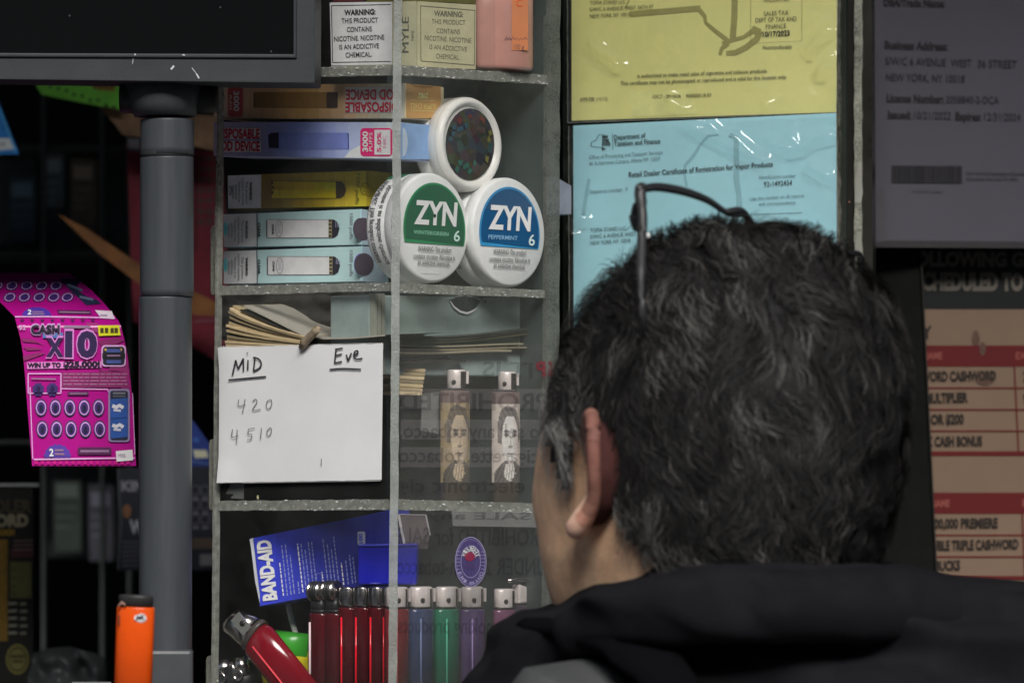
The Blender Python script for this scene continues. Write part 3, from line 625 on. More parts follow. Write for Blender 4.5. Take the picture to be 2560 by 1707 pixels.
T = Thing('paper_block', 'small block of tan paper slips below the folded papers', 'papers', P(1030, 985, 2.47))
v = VF(Plane(1030, 940, 2.462, -30)); m = MB()
for i in range(7): m.slab(v, [(1306 + random.uniform(-6, 6), 306 + i * 26), (1470 - i * 3 + random.uniform(-8, 8), 320 + i * 25), (1470 - i * 3, 341 + i * 25), (1306, 329 + i * 26)], .02, TAN[i % 4])
single('paper_block', m, T.o['label'], 'papers', T.base); bpy.data.objects.remove(T.o)
T = Thing('white_pouch', 'small pale card tag hanging between the paper block and the portrait lighters', 'tag', P(1080, 1080, 2.49))
v = VF(Plane(1080, 1030, 2.482, -48)); m = MB(); m.slab(v, [(1455, 480), (1565, 470), (1560, 745), (1450, 720)], .001, M((104, 104, 102), var=.2)); single('card_tag', m, T.o['label'], 'tag', T.base); bpy.data.objects.remove(T.o)

# the hand-lettered card on the left pane
v = VF(L); T = Thing('numbers_card', 'white card hand lettered MiD and Eve taped to the left pane', 'card', P(760, 1205, 2.45))
m = MB(); gx, gy = 34, 26; rows = []
for j in range(gy + 1):
    row = []
    for i in range(gx + 1):
        s, t = i / gx, j / gy
        x = 145 + (1216 - 145) * s - 5 * t * (1 - s) - 10 * t * s; y = (178 - 24 * s) * (1 - t) + (1062 - 18 * s) * t
        cur = .0012 * max(0, 1 - math.hypot(s * 1.3, t) * 6) + .0016 * max(0, 1 - math.hypot(s * 1.2, 1 - t) * 5)
        if j in (0, gy): y += random.uniform(-2.5, 2.5)
        row.append(v(x, y, .0022 + cur + .0005 * math.sin(s * 3) + .0004 * noise.noise(Vector((s * 3, t * 3, 4)))))
    rows.append(row)
CARD = M((200, 204, 205), var=.03, scale=30, bump=.03, bscale=900, rough=.7)
m.loft(rows, CARD, cap=False, closed=False); T.part('card', m)
m = MB()
for q in range(70):
    for (xa, ya, xb, yb, sg) in ((150, 176, 1214, 153, -1), (150, 1063, 1200, 1046, 1)):
        x = xa + (xb - xa) * (q + .5) / 70; y = ya + (yb - ya) * (q + .5) / 70; m.poly(v, [(x - 5, y), (x + 5, y), (x + 3, y + 5 * sg), (x - 3, y + 5 * sg)], CARD, .0023)
T.part('perforated_edge', m)
m = MB(); PEN = M((42, 44, 48), var=0); PC = M((104, 108, 110), var=0)
def pen(pts, w=10, mat=PEN):
    # smooth the hand-drawn line
    out = []
    for i in range(len(pts) - 1):
        p0 = pts[max(0, i - 1)]; p1 = pts[i]; p2 = pts[i + 1]; p3 = pts[min(len(pts) - 1, i + 2)]
        for k in range(6):
            t = k / 6; out.append(tuple(.5 * (2 * p1[d] + (p2[d] - p0[d]) * t + (2 * p0[d] - 5 * p1[d] + 4 * p2[d] - p3[d]) * t * t + (3 * p1[d] - p0[d] - 3 * p2[d] + p3[d]) * t ** 3) for d in (0, 1)))
    out.append(pts[-1]); m.stroke(v, out, w, mat, .0034)
for p in ([(240, 362), (262, 262)], [(262, 262), (278, 320)], [(278, 320), (312, 250)], [(312, 250), (312, 335)], [(342, 262), (340, 328)], [(334, 216), (340, 220)], [(388, 240), (378, 335)], [(374, 246), (408, 252), (428, 280), (418, 312), (378, 335)]): pen(p)
for p in ([(214, 392), (330, 382), (460, 370)], [(876, 324), (960, 318), (1080, 323)]): pen(p, 11)
for p in ([(918, 186), (908, 282)], [(912, 192), (962, 184)], [(914, 234), (956, 222)], [(908, 282), (956, 272)], [(984, 226), (996, 268)], [(996, 268), (1018, 216)], [(1030, 236), (1056, 222), (1058, 202), (1040, 208), (1034, 238), (1052, 256), (1090, 250)]): pen(p, 10)
for p in ([(282, 518), (280, 560), (326, 552)], [(324, 516), (306, 604)], [(372, 530), (392, 516), (400, 536), (372, 588), (424, 582)], [(492, 518), (466, 534), (464, 574), (486, 574), (498, 540), (492, 518)],
          [(242, 712), (236, 762), (280, 754)], [(272, 714), (266, 804)], [(386, 704), (346, 712)], [(346, 712), (342, 742), (366, 746), (362, 774), (336, 782)], [(430, 704), (424, 776)], [(488, 700), (468, 722), (468, 752), (486, 750), (496, 718), (488, 700)], [(822, 904), (820, 952)]): pen(p, 5.5, PC)
T.part('handwriting', m)
m = MB(); v2 = VF(L); TP = M((84, 86, 84), rough=.3); m.poly(v2, [(188, 1062), (270, 1066), (270, 1168), (180, 1162), (206, 1136), (152, 1134)], TP, -.002); m.poly(v2, [(352, 1146), (366, 1142), (368, 1168), (356, 1168)], M((170, 166, 130)), -.002)
single('tape_scrap', m, 'torn bit of grey tape below the hand lettered card', 'tape', P(580, 1240, 2.49))

# ---- lighters
CHROME = M((176, 172, 170), k=.75, rough=.22, metal=1., var=.12, scale=300); PCHROME = M((206, 188, 184), rough=.35, metal=.25, var=.1, scale=300)
BLACKP = M((26, 26, 28), rough=.4)
def lighter(lab, pl, x0, x1, ytop, ybody, ybot, col, yaw_side, group, chrome=PCHROME, body=None, flat=.55, streak=None, wheel=False, hole=True, hw=.82, ho=0.):
    """upright pocket lighter between pixel columns x0..x1 of the view pl"""
    v = pl; xm = (x0 + x1) / 2; T = Thing('pocket_lighter', lab, 'lighter', v(xm, ybot), group)
    side = pr_normal(v).cross(Vector((0, 0, 1))).normalized()
    rr = (v(x1, ybody) - v(x0, ybody)).length / 2; c = lambda y, d=0: v(xm, y, -rr * flat + d)
    zb, zt = c(ybot), c(ybody)
    m = MB(); m.tube([zb, zb + (zt - zb) * .97, zb + (zt - zb) * .99, zt], [rr, rr, rr * .97, rr * .9], body or M(tuple(int(q * .82) for q in col), rough=.2, coat=.5, var=.1, scale=40), n=28, flat=flat, side=side); T.part('body', m)
    if streak:
        m = MB()
        for (f, w_, cl) in streak:
            a = math.acos(max(-1, min(1, f))); q = 1.01; off = side * rr * f * q + pr_normal(v) * rr * flat * math.sin(a) * q
            m.tube([zb + off, zb + (zt - zb) * .9 + off], rr * w_, cl, n=8)
        T.part('stripe_and_glow', m)  # coloured stripes, and glow streaks painted as brighter lines on the body
    h = (v(xm, ytop) - v(xm, ybody)).length; up = Vector((0, 0, 1))
    m = MB(); m.tube([zt, zt + up * h * .12], rr * .86, BLACKP, n=24, flat=flat, side=side); T.part('collar', m)
    if wheel:
        m = MB(); wc = zt + up * h * .72
        for s_ in (-.55, -.2, .2, .55): m.disc_stack(wc + side * rr * s_, side, [(-rr * .08, 0), (-rr * .08, h * .34), (rr * .08, h * .34), (rr * .08, 0)], CHROME if abs(s_) > .3 else BLACKP, 20)
        T.part('spark_wheel', m)
        m = MB(); m.tube([zt, zt + up * h * .5], rr * .8, BLACKP, n=20, flat=flat, side=side); T.part('button', m)
    else:
        m = MB(); ring = []
        for z, s_ in ((.08, .95), (.12, 1), (.9, 1), (.97, .94), (1.0, .8)):
            ring.append([zt + up * h * z + side * rr * (ho + hw * s_ * math.cos(a)) - pr_normal(v) * rr * flat * 1.05 * s_ * -math.sin(a) for a in [2 * math.pi * k / 26 for k in range(26)]])
        m.loft(ring, chrome); hood_ = T.part('hood', m)
        if chrome is PCHROME:
            m = MB(); m.loft([[zt + up * h * z + side * rr * (ho + hw * 1.015 * math.cos(a)) + pr_normal(v) * rr * flat * 1.07 * math.sin(a) for a in [R(q) for q in range(104, 196, 8)]] for z in (.1, .5, .9)], M((70, 64, 62), rough=.25, metal=.7), cap=False, closed=False); T.part('painted_reflection', m, parent=hood_)  # dark reflection in the chrome, painted as a strip on the hood
        if hole:
            m = MB(); hp = zt + up * h * .4 + side * rr * (ho + hw * .5) + pr_normal(v) * rr * flat * .97; m.disc_stack(hp, pr_normal(v), [(-.0004, 0), (-.0004, h * .1), (.0006, h * .1), (.0006, 0)], M((40, 38, 38)), 14); T.part('air_hole', m)
            m = MB(); m.bar(zt + up * h * .62 + side * rr * (ho - hw * 1.12), side * rr * .08, pr_normal(v) * rr * flat * .5, up * h * .3, chrome); T.part('thumb_lever', m)
    return T, v
# two lighters with printed portraits (a plain unnamed bust)
def portrait(T, v, x0, x1, y0, y1, base, ink, pale):
    m = MB(); rr = (v(x1, 700) - v(x0, 700)).length / 2; flat = .55; pl = v
    class Wrap:
        def __call__(s, x, y, lift=0):
            f = max(-.999, min(.999, (x - (x0 + x1) / 2) / ((x1 - x0) / 2))); n = pr_normal(pl)
            c_ = pl((x0 + x1) / 2, y, -rr * flat); sd = n.cross(Vector((0, 0, 1))).normalized()
            if (pl(x1, y) - pl(x0, y)).dot(sd) < 0: sd = -sd
            return c_ + sd * rr * f * 1.02 + n * (rr * flat * math.sqrt(1 - f * f) * 1.02 + lift)
    wv = Wrap(); W = x1 - x0; H = y1 - y0; X = lambda a: x0 + W * a; Y = lambda b: y0 + H * b
    mixc = lambda t: tuple(round(p * t + q * (1 - t)) for p, q in zip(pale, ink))
    tone = {k: M(mixc(k / 10), var=.12, scale=500) for k in range(11)}; top_ = M((92, 74, 70), var=.25, scale=300)
    def inside(pts, a, b):
        c = False
        for (xa, ya), (xb, yb) in zip(pts, pts[1:] + pts[:1]):
            if (ya > b) != (yb > b) and a < (xb - xa) * (b - ya) / (yb - ya) + xa: c = not c
        return c
    hair_ = [(.18, .56), (.16, .36), (.28, .2), (.5, .15), (.8, .19), (.95, .34), (.97, .5), (.9, .56), (.86, .4), (.7, .3), (.45, .3), (.33, .42), (.3, .58)]
    face_ = [(.3, .52), (.33, .38), (.46, .27), (.72, .27), (.87, .38), (.9, .54), (.85, .67), (.74, .78), (.6, .81), (.46, .77), (.35, .67)]
    coat_ = [(.06, 1.01), (.06, .9), (.28, .8), (.42, .76), (.78, .77), (1, .83), (1, 1.01)]; cloth_ = [(.44, .8), (.72, .8), (.78, .9), (.64, .99), (.46, .97), (.36, .9)]
    def shade(a, b):
        if b < .13: return top_
        t = None
        if inside(coat_, a, b): t = 2 if (a * 7 + b * 9) % 1 < .7 else 3
        if inside(hair_, a, b): t = 3 if (a * 6 - b * 8) % 1 < .6 else 4.4
        if inside(cloth_, a, b): t = 9 if (a * 11 + b * 4) % 1 < .6 else 6
        if inside(face_, a, b):
            t = 9.2 - 2.4 * max(0, (a - .68) / .2) - 1.2 * max(0, (.38 - a) / .1)
            for cx in (.47, .75):
                if math.hypot((a - cx) / .095, (b - .475) / .03) < 1: t = 5.2
                if math.hypot((a - cx) / .05, (b - .478) / .014) < 1: t = 1.5
                if math.hypot((a - cx) / .11, (b - .435) / .012) < 1: t = 3
            if .59 < a < .635 and .47 < b < .595: t = 7
            if math.hypot((a - .6) / .085, (b - .605) / .014) < 1: t = 5
            if math.hypot((a - .61) / .12, (b - .68) / .011) < 1: t = 3
            if math.hypot((a - .61) / .09, (b - .705) / .01) < 1: t = 6.4
            if b > .755: t -= 2
        return tone[max(0, min(10, round(t)))] if t is not None else base
    nx, ny = 30, 74
    for i_ in range(nx):
        for j_ in range(ny):
            a, b = .01 + .98 * (i_ + .5) / nx, (j_ + .5) / ny; m.poly(wv, [(X(.01 + .98 * (i_ + p) / nx), Y((j_ + r_) / ny)) for p, r_ in ((0, 0), (1, 0), (1, 1), (0, 1))], shade(a, b), .0004)
    T.part('printed_portrait', m)
for k, (x0, x1, yt, yb, lab, pale, bs) in enumerate(((1580, 1772, 322, 458, 'tan chrome-topped lighter printed with a dim sepia bust', (182, 164, 138), (132, 116, 88)), (1915, 2100, 335, 468, 'pale chrome-topped lighter printed with a bright grey bust', (224, 212, 206), (176, 166, 156)))):
    v = VF(Plane(500 + (x0 + x1) / 2 / 2.6133, 1070, 2.478 + .022 * k, -14)); T, v = lighter(lab, v, x0, x1, yt, yb, 1195, (110, 98, 84), 0, 'portrait lighters', hw=.62, ho=-.12); portrait(T, v, x0, x1, yb, 1060, M(bs, var=.2, scale=200), (40, 36, 34), pale)

# ---- the notice film stuck on the right pane, its lettering seen from behind
film2 = clear('notice_film', haze=.04, hcol=(.66, .60, .62), smudge=1.3, refl=.6)
def letter_film(name, rgb, a):
    mt = bpy.data.materials.new(name); mt.use_nodes = True; n = mt.node_tree.nodes; l_ = mt.node_tree.links; b = n['Principled BSDF']; b.inputs['Base Color'].default_value = (*alb(rgb), 1)
    tr = n.new('ShaderNodeBsdfTransparent'); mi = n.new('ShaderNodeMixShader'); mi.inputs[0].default_value = a; l_.new(tr.outputs[0], mi.inputs[1]); l_.new(b.outputs[0], mi.inputs[2]); l_.new(mi.outputs[0], n['Material Output'].inputs['Surface']); return mt
LT = letter_film('film_ink', (34, 30, 38), .27); LR = letter_film('film_red_ink', (120, 20, 40), .6); LW = letter_film('film_pale_band', (150, 146, 146), .12)
T = Thing('notice_film', 'see-through sales notice on the right pane, its lettering reversed', 'notice', P(1180, 1450, 2.5))
v = VF(Rr); m = MB(); m.poly(v, [(1272, 190), (2262, 165), (2262, 1195), (1270, 1172)], film2, .0012); m.poly(v, [(1270, 1240), (2262, 1262), (2262, 2380), (1262, 2380)], film2, .0012); T.part('film', m)
m = MB()
for t, y, h, x0, x1 in (('IT IS', 365, 92, 1830, 2160), ('PROHIBITED', 585, 110, 1290, 2260), ('to sell any tobacco,', 765, 90, 1290, 2250), ('cigarette, tobacco', 925, 90, 1285, 2200), ('electronic cig', 1120, 92, 1290, 2110)): m.text(v, t, x0, y, x1, y + 6, h, LT, .0015, .02, flip=True)
m.text(v, 'P', 2180, 366, 2244, 366, 92, LR, .0016, .04, flip=True); m.text(v, 'G', 2262, 366, 2290, 366, 92, LR, .0016, .04, flip=True)
v = VG(Rr)
for t, y, h, x0, x1 in (('SALE any', 232, 46, 1470, 2150), ('PROHIBITED for SALE', 398, 108, 1270, 2250), ('UNDER 21 non-tobacco', 592, 108, 1270, 2250), ('or smoking products', 975, 100, 1280, 2080)): m.text(v, t, x0, y, x1, y + 8, h, LT, .0015, .02, flip=True)
T.part('reversed_lettering', m)
m = MB(); v = VF(Rr)
for y in (450, 650, 830): m.rect(v, 1300, y, 2262, y + 130, LW, .0013)
v = VG(Rr); m.poly(v, [(1630, 180), (2255, 190), (2255, 290), (1640, 280)], letter_film('film_label', (160, 160, 158), .3), .0013); T.part('pale_band', m)
m = MB(); stk = letter_film('sticker_ink', (170, 162, 200), .55); cx, cy, rx, ry = 1752, 515, 103, 165
m.ell(v, cx, cy, rx, ry, letter_film('sticker_film', (96, 78, 150), .38), .0016)
for q, w_ in ((.98, 5), (.62, 4), (.9, 2)): m.stroke(v, [(cx + rx * q * math.cos(k * .2), cy + ry * q * math.sin(k * .2)) for k in range(33)], w_, stk, .0019)
def arc_text(m, v, t, cx, cy, rx, ry, a0, a1, h, mat, lift):
    for k, ch in enumerate(t):
        if ch == ' ': continue
        a = R(a0 + (a1 - a0) * (k + .5) / len(t)); da = R((a1 - a0) / len(t)) * .36
        p0 = (cx + rx * math.cos(a - da * (1 if a1 > a0 else -1)), cy - ry * math.sin(a - da * (1 if a1 > a0 else -1))); p1 = (cx + rx * math.cos(a + da * (1 if a1 > a0 else -1)), cy - ry * math.sin(a + da * (1 if a1 > a0 else -1)))
        m.text(v, ch, *p0, *p1, h, mat, lift, .02)
arc_text(m, v, 'AIR MEREX', cx, cy, rx * .66, ry * .66, 160, 20, 36, letter_film('sticker_letters', (206, 200, 214), .75), .002)
for k in range(7): m.stroke(v, [(cx - rx * .92, cy - 70 + k * 24), (cx - rx * .66, cy - 66 + k * 22)], 3, stk, .002); m.stroke(v, [(cx + rx * .92, cy - 70 + k * 24), (cx + rx * .66, cy - 66 + k * 22)], 3, stk, .002)
arc_text(m, v, 'EMI BRAND', cx, cy, rx * .92, ry * .92, 205, 335, 22, stk, .002)
m.ell(v, cx - 8, cy - 36, 34, 30, letter_film('sticker_red', (150, 40, 66), .6), .0021); m.rect(v, cx - 34, cy - 4, cx + 26, cy + 44, letter_film('sticker_dim', (80, 66, 110), .5), .002)
T.part('round_sticker', m)

# ================================================================ bottom shelf
T = Thing('plaster_box', 'dark blue plaster box with white lettering tipped on its side behind red lighters', 'box', P(800, 1520, 2.5))
a = Plane(700, 1420, 2.505, 20); v = VG(a)
NAVY = M((44, 54, 172), rough=.45, var=.1)
carton(T, v, [(345, 358), (1240, 178), (1280, 640), (396, 806)], .03, NAVY, bevel=.0008)
m = MB(); m.grad(v, 392, 350, 1236, 802, (46, 58, 184), (24, 28, 100), 8, y0b=182, y1b=648, lift=.0002)  # shadow towards the right end painted into the blue
PW = M((200, 204, 212), var=0); PD = M((120, 128, 176), var=0)
m.text(v, 'BAND-AID', 505, 760, 460, 368, 84, PW, .0008, .05); m.text(v, '®', 392, 386, 390, 372, 10, PD, .0008)
random.seed(3)
for k, (x, yb, yt) in enumerate(((548, 735, 520), (574, 735, 405), (598, 728, 400), (620, 722, 470), (652, 722, 640), (676, 712, 395), (698, 706, 388), (720, 702, 430), (746, 700, 378), (768, 700, 385), (812, 690, 580), (842, 680, 360), (866, 676, 400), (888, 670, 430), (912, 668, 350), (942, 664, 520), (972, 660, 500), (1000, 655, 470), (1020, 650, 480))):
    y = yb; sl_ = -.115
    while y > yt:
        d = min(random.uniform(12, 34), y - yt); m.stroke(v, [(x + (y - 600) * -sl_ * -1 * -1 * .0 + (yb - y) * -.115, y), (x + (yb - y + d) * -.115, y - d)], 7.5, PD if k % 5 else PW, .0006); y -= d + 7
m.rrect(v, 1032, 316, 1082, 402, 10, M((150, 154, 166)), .0006); m.text(v, '100', 1068, 392, 1062, 330, 24, NAVY, .0008, .03); m.frame(v, 764, 590, 800, 668, 3, PD, .0006); T.part('print_and_shade', m)
m = MB(); m.poly(v, [(324, 368), (345, 358), (396, 806), (388, 700)], M((176, 178, 184)), .0001); m.slab(v, [(326, 366), (344, 358), (395, 805), (360, 640)], .012, M((168, 170, 178))); T.part('torn_flap', m)
T = Thing('blue_case', 'bright blue plastic case standing behind the front corner of the display case', 'case', P(930, 1460, 2.47))
v = VG(Plane(985, 1410, 2.468, 4)); m = MB(); m.slab(v, [(1030, 404), (1420, 398), (1412, 665), (1032, 662)], .018, M((20, 24, 146), rough=.3, coat=.4)); T.part('case_body', m, bevel=.0012)
m = MB(); m.slab(v, [(1034, 400), (1418, 394), (1418, 410), (1034, 415)], .02, M((44, 50, 172), rough=.3), lift=.0012); T.part('lid', m, bevel=.0006)
m = MB(); v2 = VG(Plane(985, 1340, 2.49, 10)); m.frame(v2, 1108, 330, 1240, 392, 6, M((70, 78, 130)), .0); T2 = single('wire_clip', m, 'thin bent wire clip above the bright blue case', 'clip', P(950, 1345, 2.48))
v = VG(Plane(1030, 1330, 2.478, -30)); m = MB(); m.slab(v, [(1292, 202), (1472, 208), (1500, 330), (1490, 430), (1330, 420)], .002, M((88, 80, 82), var=.2))
fr_ = MB(); fr_.stroke(v, [(1294, 204), (1336, 420)], 16, M((176, 172, 174)), .0006); fr_.stroke(v, [(1472, 208), (1500, 340)], 10, M((150, 146, 150)), .0006); fr_.stroke(v, [(1292, 204), (1472, 208)], 6, M((150, 146, 150)), .0006)
T = Thing('clear_sleeve', 'small clear sleeve with pale edges behind the blue case', 'sleeve', P(1035, 1370, 2.48)); T.part('sleeve', m); T.part('pale_edge', fr_)

LG = 'upright lighters on the bottom shelf'
sp = Plane(985, 1500, 2.447, -48); lp = Plane(985, 1500, 2.447, 42)
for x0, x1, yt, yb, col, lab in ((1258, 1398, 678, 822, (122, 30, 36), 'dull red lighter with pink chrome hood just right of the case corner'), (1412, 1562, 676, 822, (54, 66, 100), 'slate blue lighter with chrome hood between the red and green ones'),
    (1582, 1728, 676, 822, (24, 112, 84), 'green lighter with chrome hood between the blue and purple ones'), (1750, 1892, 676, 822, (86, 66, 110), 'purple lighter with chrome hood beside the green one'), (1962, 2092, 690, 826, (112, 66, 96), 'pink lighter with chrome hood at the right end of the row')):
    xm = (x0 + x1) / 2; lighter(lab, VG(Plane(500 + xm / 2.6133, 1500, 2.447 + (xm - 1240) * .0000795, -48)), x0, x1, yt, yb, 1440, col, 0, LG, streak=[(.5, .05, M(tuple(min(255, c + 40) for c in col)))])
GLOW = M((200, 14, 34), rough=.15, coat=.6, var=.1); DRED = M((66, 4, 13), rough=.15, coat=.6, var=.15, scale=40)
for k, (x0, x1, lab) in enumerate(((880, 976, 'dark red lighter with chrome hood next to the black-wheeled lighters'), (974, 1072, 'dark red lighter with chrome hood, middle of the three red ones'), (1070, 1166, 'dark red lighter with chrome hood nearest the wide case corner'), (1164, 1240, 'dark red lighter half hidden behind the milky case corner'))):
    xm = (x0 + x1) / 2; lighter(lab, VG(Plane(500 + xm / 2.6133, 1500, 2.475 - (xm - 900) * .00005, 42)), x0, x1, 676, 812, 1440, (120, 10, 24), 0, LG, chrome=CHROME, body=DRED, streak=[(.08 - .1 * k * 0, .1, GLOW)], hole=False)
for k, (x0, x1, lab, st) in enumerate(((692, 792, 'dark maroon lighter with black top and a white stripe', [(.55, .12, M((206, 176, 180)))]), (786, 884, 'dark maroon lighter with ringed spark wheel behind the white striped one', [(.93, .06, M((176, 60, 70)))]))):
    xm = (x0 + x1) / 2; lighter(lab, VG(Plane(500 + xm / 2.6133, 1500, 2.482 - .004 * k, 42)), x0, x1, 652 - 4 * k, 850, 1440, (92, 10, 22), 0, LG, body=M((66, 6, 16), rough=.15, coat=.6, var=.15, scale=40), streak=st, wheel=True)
# chrome hood flipped behind
T = Thing('flip_hood', 'dark lighter with a bent chrome hood behind the pink lighter', 'lighter', P(1300, 1520, 2.53)); v = VG(Plane(1300, 1480, 2.522, -48))
m = MB(); m.tube([v(2010, 640), v(2070, 626), v(2130, 632), v(2156, 660), v(2160, 740)], .0011, CHROME, n=8); T.part('hood', m)
m = MB(); m.slab(v, [(2090, 660), (2150, 680), (2150, 780), (2085, 790)], .006, PCHROME); T.part('guard', m, bevel=.001); m = MB(); m.slab(v, [(2060, 790), (2190, 790), (2190, 1420), (2060, 1420)], .01, M((52, 46, 56))); T.part('body', m, bevel=.002)
# leaning lighter and loose things bottom left
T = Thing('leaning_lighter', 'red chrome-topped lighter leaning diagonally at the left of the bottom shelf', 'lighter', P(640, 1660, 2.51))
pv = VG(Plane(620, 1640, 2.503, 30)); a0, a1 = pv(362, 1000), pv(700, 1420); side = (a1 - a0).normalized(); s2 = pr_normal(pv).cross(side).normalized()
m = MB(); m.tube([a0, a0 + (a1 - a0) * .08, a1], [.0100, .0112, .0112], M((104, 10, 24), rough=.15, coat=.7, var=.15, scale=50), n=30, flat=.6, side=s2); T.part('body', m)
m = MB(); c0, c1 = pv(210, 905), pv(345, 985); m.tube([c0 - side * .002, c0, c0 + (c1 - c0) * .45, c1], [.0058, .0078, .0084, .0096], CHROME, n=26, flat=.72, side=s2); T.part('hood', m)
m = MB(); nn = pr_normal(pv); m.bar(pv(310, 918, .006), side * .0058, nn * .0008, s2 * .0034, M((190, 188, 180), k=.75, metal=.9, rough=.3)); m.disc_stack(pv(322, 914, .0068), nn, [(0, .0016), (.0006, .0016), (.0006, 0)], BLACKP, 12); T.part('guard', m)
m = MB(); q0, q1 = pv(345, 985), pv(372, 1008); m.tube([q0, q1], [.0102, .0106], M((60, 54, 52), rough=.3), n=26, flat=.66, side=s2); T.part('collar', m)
m = MB(); o_ = nn * .0068 - s2 * .002; m.tube([a0 + (a1 - a0) * t + o_ for t in (.12, .5, .98)], .0006, M((210, 60, 70)), n=6); T.part('painted_highlight', m)  # highlight along the body, painted as a pale red line
for nm, lab, q, col in (('green_lighter', 'flat green lighter lying behind the leaning red lighter', ((470, 1055), (720, 1085), .0085), (52, 142, 40)), ('yellow_lighter', 'yellow lighter lying just below the green one', ((560, 1150), (720, 1150), .0075), (196, 184, 36)), ('yellow_clip', 'yellow plastic lighter propped under the leaning red lighter', ((372, 1150), (470, 1420), .008), (170, 160, 40))):
    T = Thing(nm if 'clip' not in nm else 'yellow_lighter', lab, 'lighter', P(690, 1640, 2.53)); pv2 = VG(Plane(700, 1600, 2.528, 20)); (a, b, r_) = q; pa, pb = pv2(*a), pv2(*b); d = (pb - pa)
    m = MB(); m.tube([pa, pa + d * .06, pb], [r_ * .8, r_, r_], M(col, rough=.3, coat=.3), n=20, flat=.5); T.part('body', m)
    m = MB(); m.tube([pa - d * .12, pa], [r_ * .6, r_ * .75], BLACKP, n=16, flat=.6); T.part('cap', m)
m = MB(); pv2 = VG(Plane(700, 1560, 2.53, 20)); m.tube([pv2(574, 770), pv2(584, 830), pv2(606, 920), pv2(630, 1000), pv2(652, 1060)], .0016, M((186, 188, 180), rough=.4), n=8); single('white_cable', m, 'short white cable hanging down behind the plaster box', 'cable', P(725, 1560, 2.53))
for k, (x, y, lab) in enumerate(((150, 1200, 'black lighter lying under the leaning red one, by the case edge'), (265, 1180, 'black lighter with a round chrome valve under the leaning red one'))):
    T = Thing('black_lighter', lab, 'lighter', P(560 + 40 * k, 1690, 2.52)); pv2 = VG(Plane(580, 1660, 2.52, 25)); pa, pb = pv2(x, y), pv2(x + 40, y + 230)
    m = MB(); m.tube([pa, pb], .0105, BLACKP, n=20, flat=.55); T.part('body', m)
    m = MB(); m.tube([pa + Vector((0, -.004, .004)), pa + Vector((.002, -.004, -.006))], [.004, .0045], CHROME, n=16, flat=.7); m.tube([pv2(x - 30, y - 20, .006), pv2(x - 10, y + 30, .006), pv2(x - 8, y + 100, .006)], .0012, CHROME, n=8); T.part('hood', m)
    m = MB(); m.disc_stack(pv2(x + 20, y + 70, .0062), pr_normal(pv2), [(0, .0034), (.001, .0034), (.001, .0022), (0, .002)], CHROME, 18); T.part('valve', m)
# ================================================================ left of the case
Ym = 2.44
T = Thing('customer_monitor', 'dark grey monitor with a black screen on a thick round grey post', 'monitor', P(420, 1900, Ym))
GP = M((62, 65, 68), rough=.5, var=.08, scale=200, bump=.15, bscale=1500); GP2 = M((54, 57, 60), rough=.5, var=.08)
mp = Plane(400, 100, Ym - .03, 3); v = VA(mp)
def mbox(pts, t, mat, nm, bev=.002, lift=0):
    m = MB(); m.slab(v, pts, t, mat, lift); return T.part(nm, m, bevel=bev)
bez = M((45, 48, 50), rough=.45, var=.12, scale=45, bump=.12, bscale=1800)
mbox([(-1700, 370), (1935, 385), (1940, -1200), (2062, -1200), (2057, 528), (2052, 540), (2040, 545), (-1700, 500)], .035, bez, 'bezel', .0012)
mbox([(-1700, 372), (1930, 386), (1930, -1200), (-1700, -1200)], .03, GP2, 'back_shell', 0, -.004)
mbox([(-1700, 342), (1922, 356), (1922, -1200), (-1700, -1200)], .002, M((12, 14, 14), rough=.08, spec=.6, var=0), 'screen', 0, -.0012)
m = MB(); m.slab(v, [(-1700, 342), (1918, 357), (1938, 384), (-1700, 368)], .004, M((50, 52, 55), rough=.4), .0016); m.slab(v, [(1918, -1200), (1940, -1200), (1938, 384), (1918, 357)], .004, M((46, 48, 52), rough=.4), .0016); T.part('inner_lip', m, bevel=.0006)
m = MB(); sw = M((176, 180, 182), var=0)
for p, w_ in (([(1118, 456), (1138, 432)], 12), ([(1255, 445), (1285, 485)], 4), ([(1285, 485), (1302, 515)], 9), ([(885, 355), (888, 366)], 8), ([(1195, 362), (1212, 365)], 8), ([(872, 385), (866, 420)], 3)): m.stroke(v, p, w_, sw, .0022 if p[0][1] < 370 else .0006)
for p in ((1772, 338), (1440, 50), (455, 105)): m.ell(v, *p, 5, 6, M((64, 68, 68)), .0002, n=8)
T.part('paint_chips', m)
def col(x0, x1, y0, y1, Y, mat, nm, r0=None, bev=0, top=0):
    m = MB(); a, b = P((x0 + x1) / 2, y0, Y), P((x0 + x1) / 2, y1, Y); r = (P(x1, y0, Y) - P(x0, y0, Y)).length / 2
    d = (b - a).normalized() * .0012; m.tube([a, a + d * .4, a + d, a + d * 3, b - d * 3, b], [r * (.985 if top else 1), r, r, r, r, r], mat, n=56); T.part(nm, m)
pole = M((55, 58, 62), rough=.42, var=.13, aniso=(1, 1, .06), scale=220, bump=.1, bscale=1500, coat=.1)
col(351, 485, 300, 388, Ym, pole, 'top_post', top=1); col(350, 484, 394, 742, Ym, pole, 'upper_post', top=1); col(347, 480, 743.2, 1640, Ym, pole, 'lower_post', top=1); col(350, 483, 388.6, 393.4, Ym, M((36, 38, 40)), 'joint_ring')
m = MB(); a = P(412, 210, Ym); r = (P(484, 300, Ym) - P(345, 300, Ym)).length / 2
m.tube([P(412, 200, Ym), P(412, 260, Ym), P(412, 292, Ym)], [r * 1.5, r * 1.32, r * 1.1], GP2, n=48); T.part('neck_collar', m)
ax = Vector((1, 0, 0)); k_ = M((26, 27, 28), rough=.45)
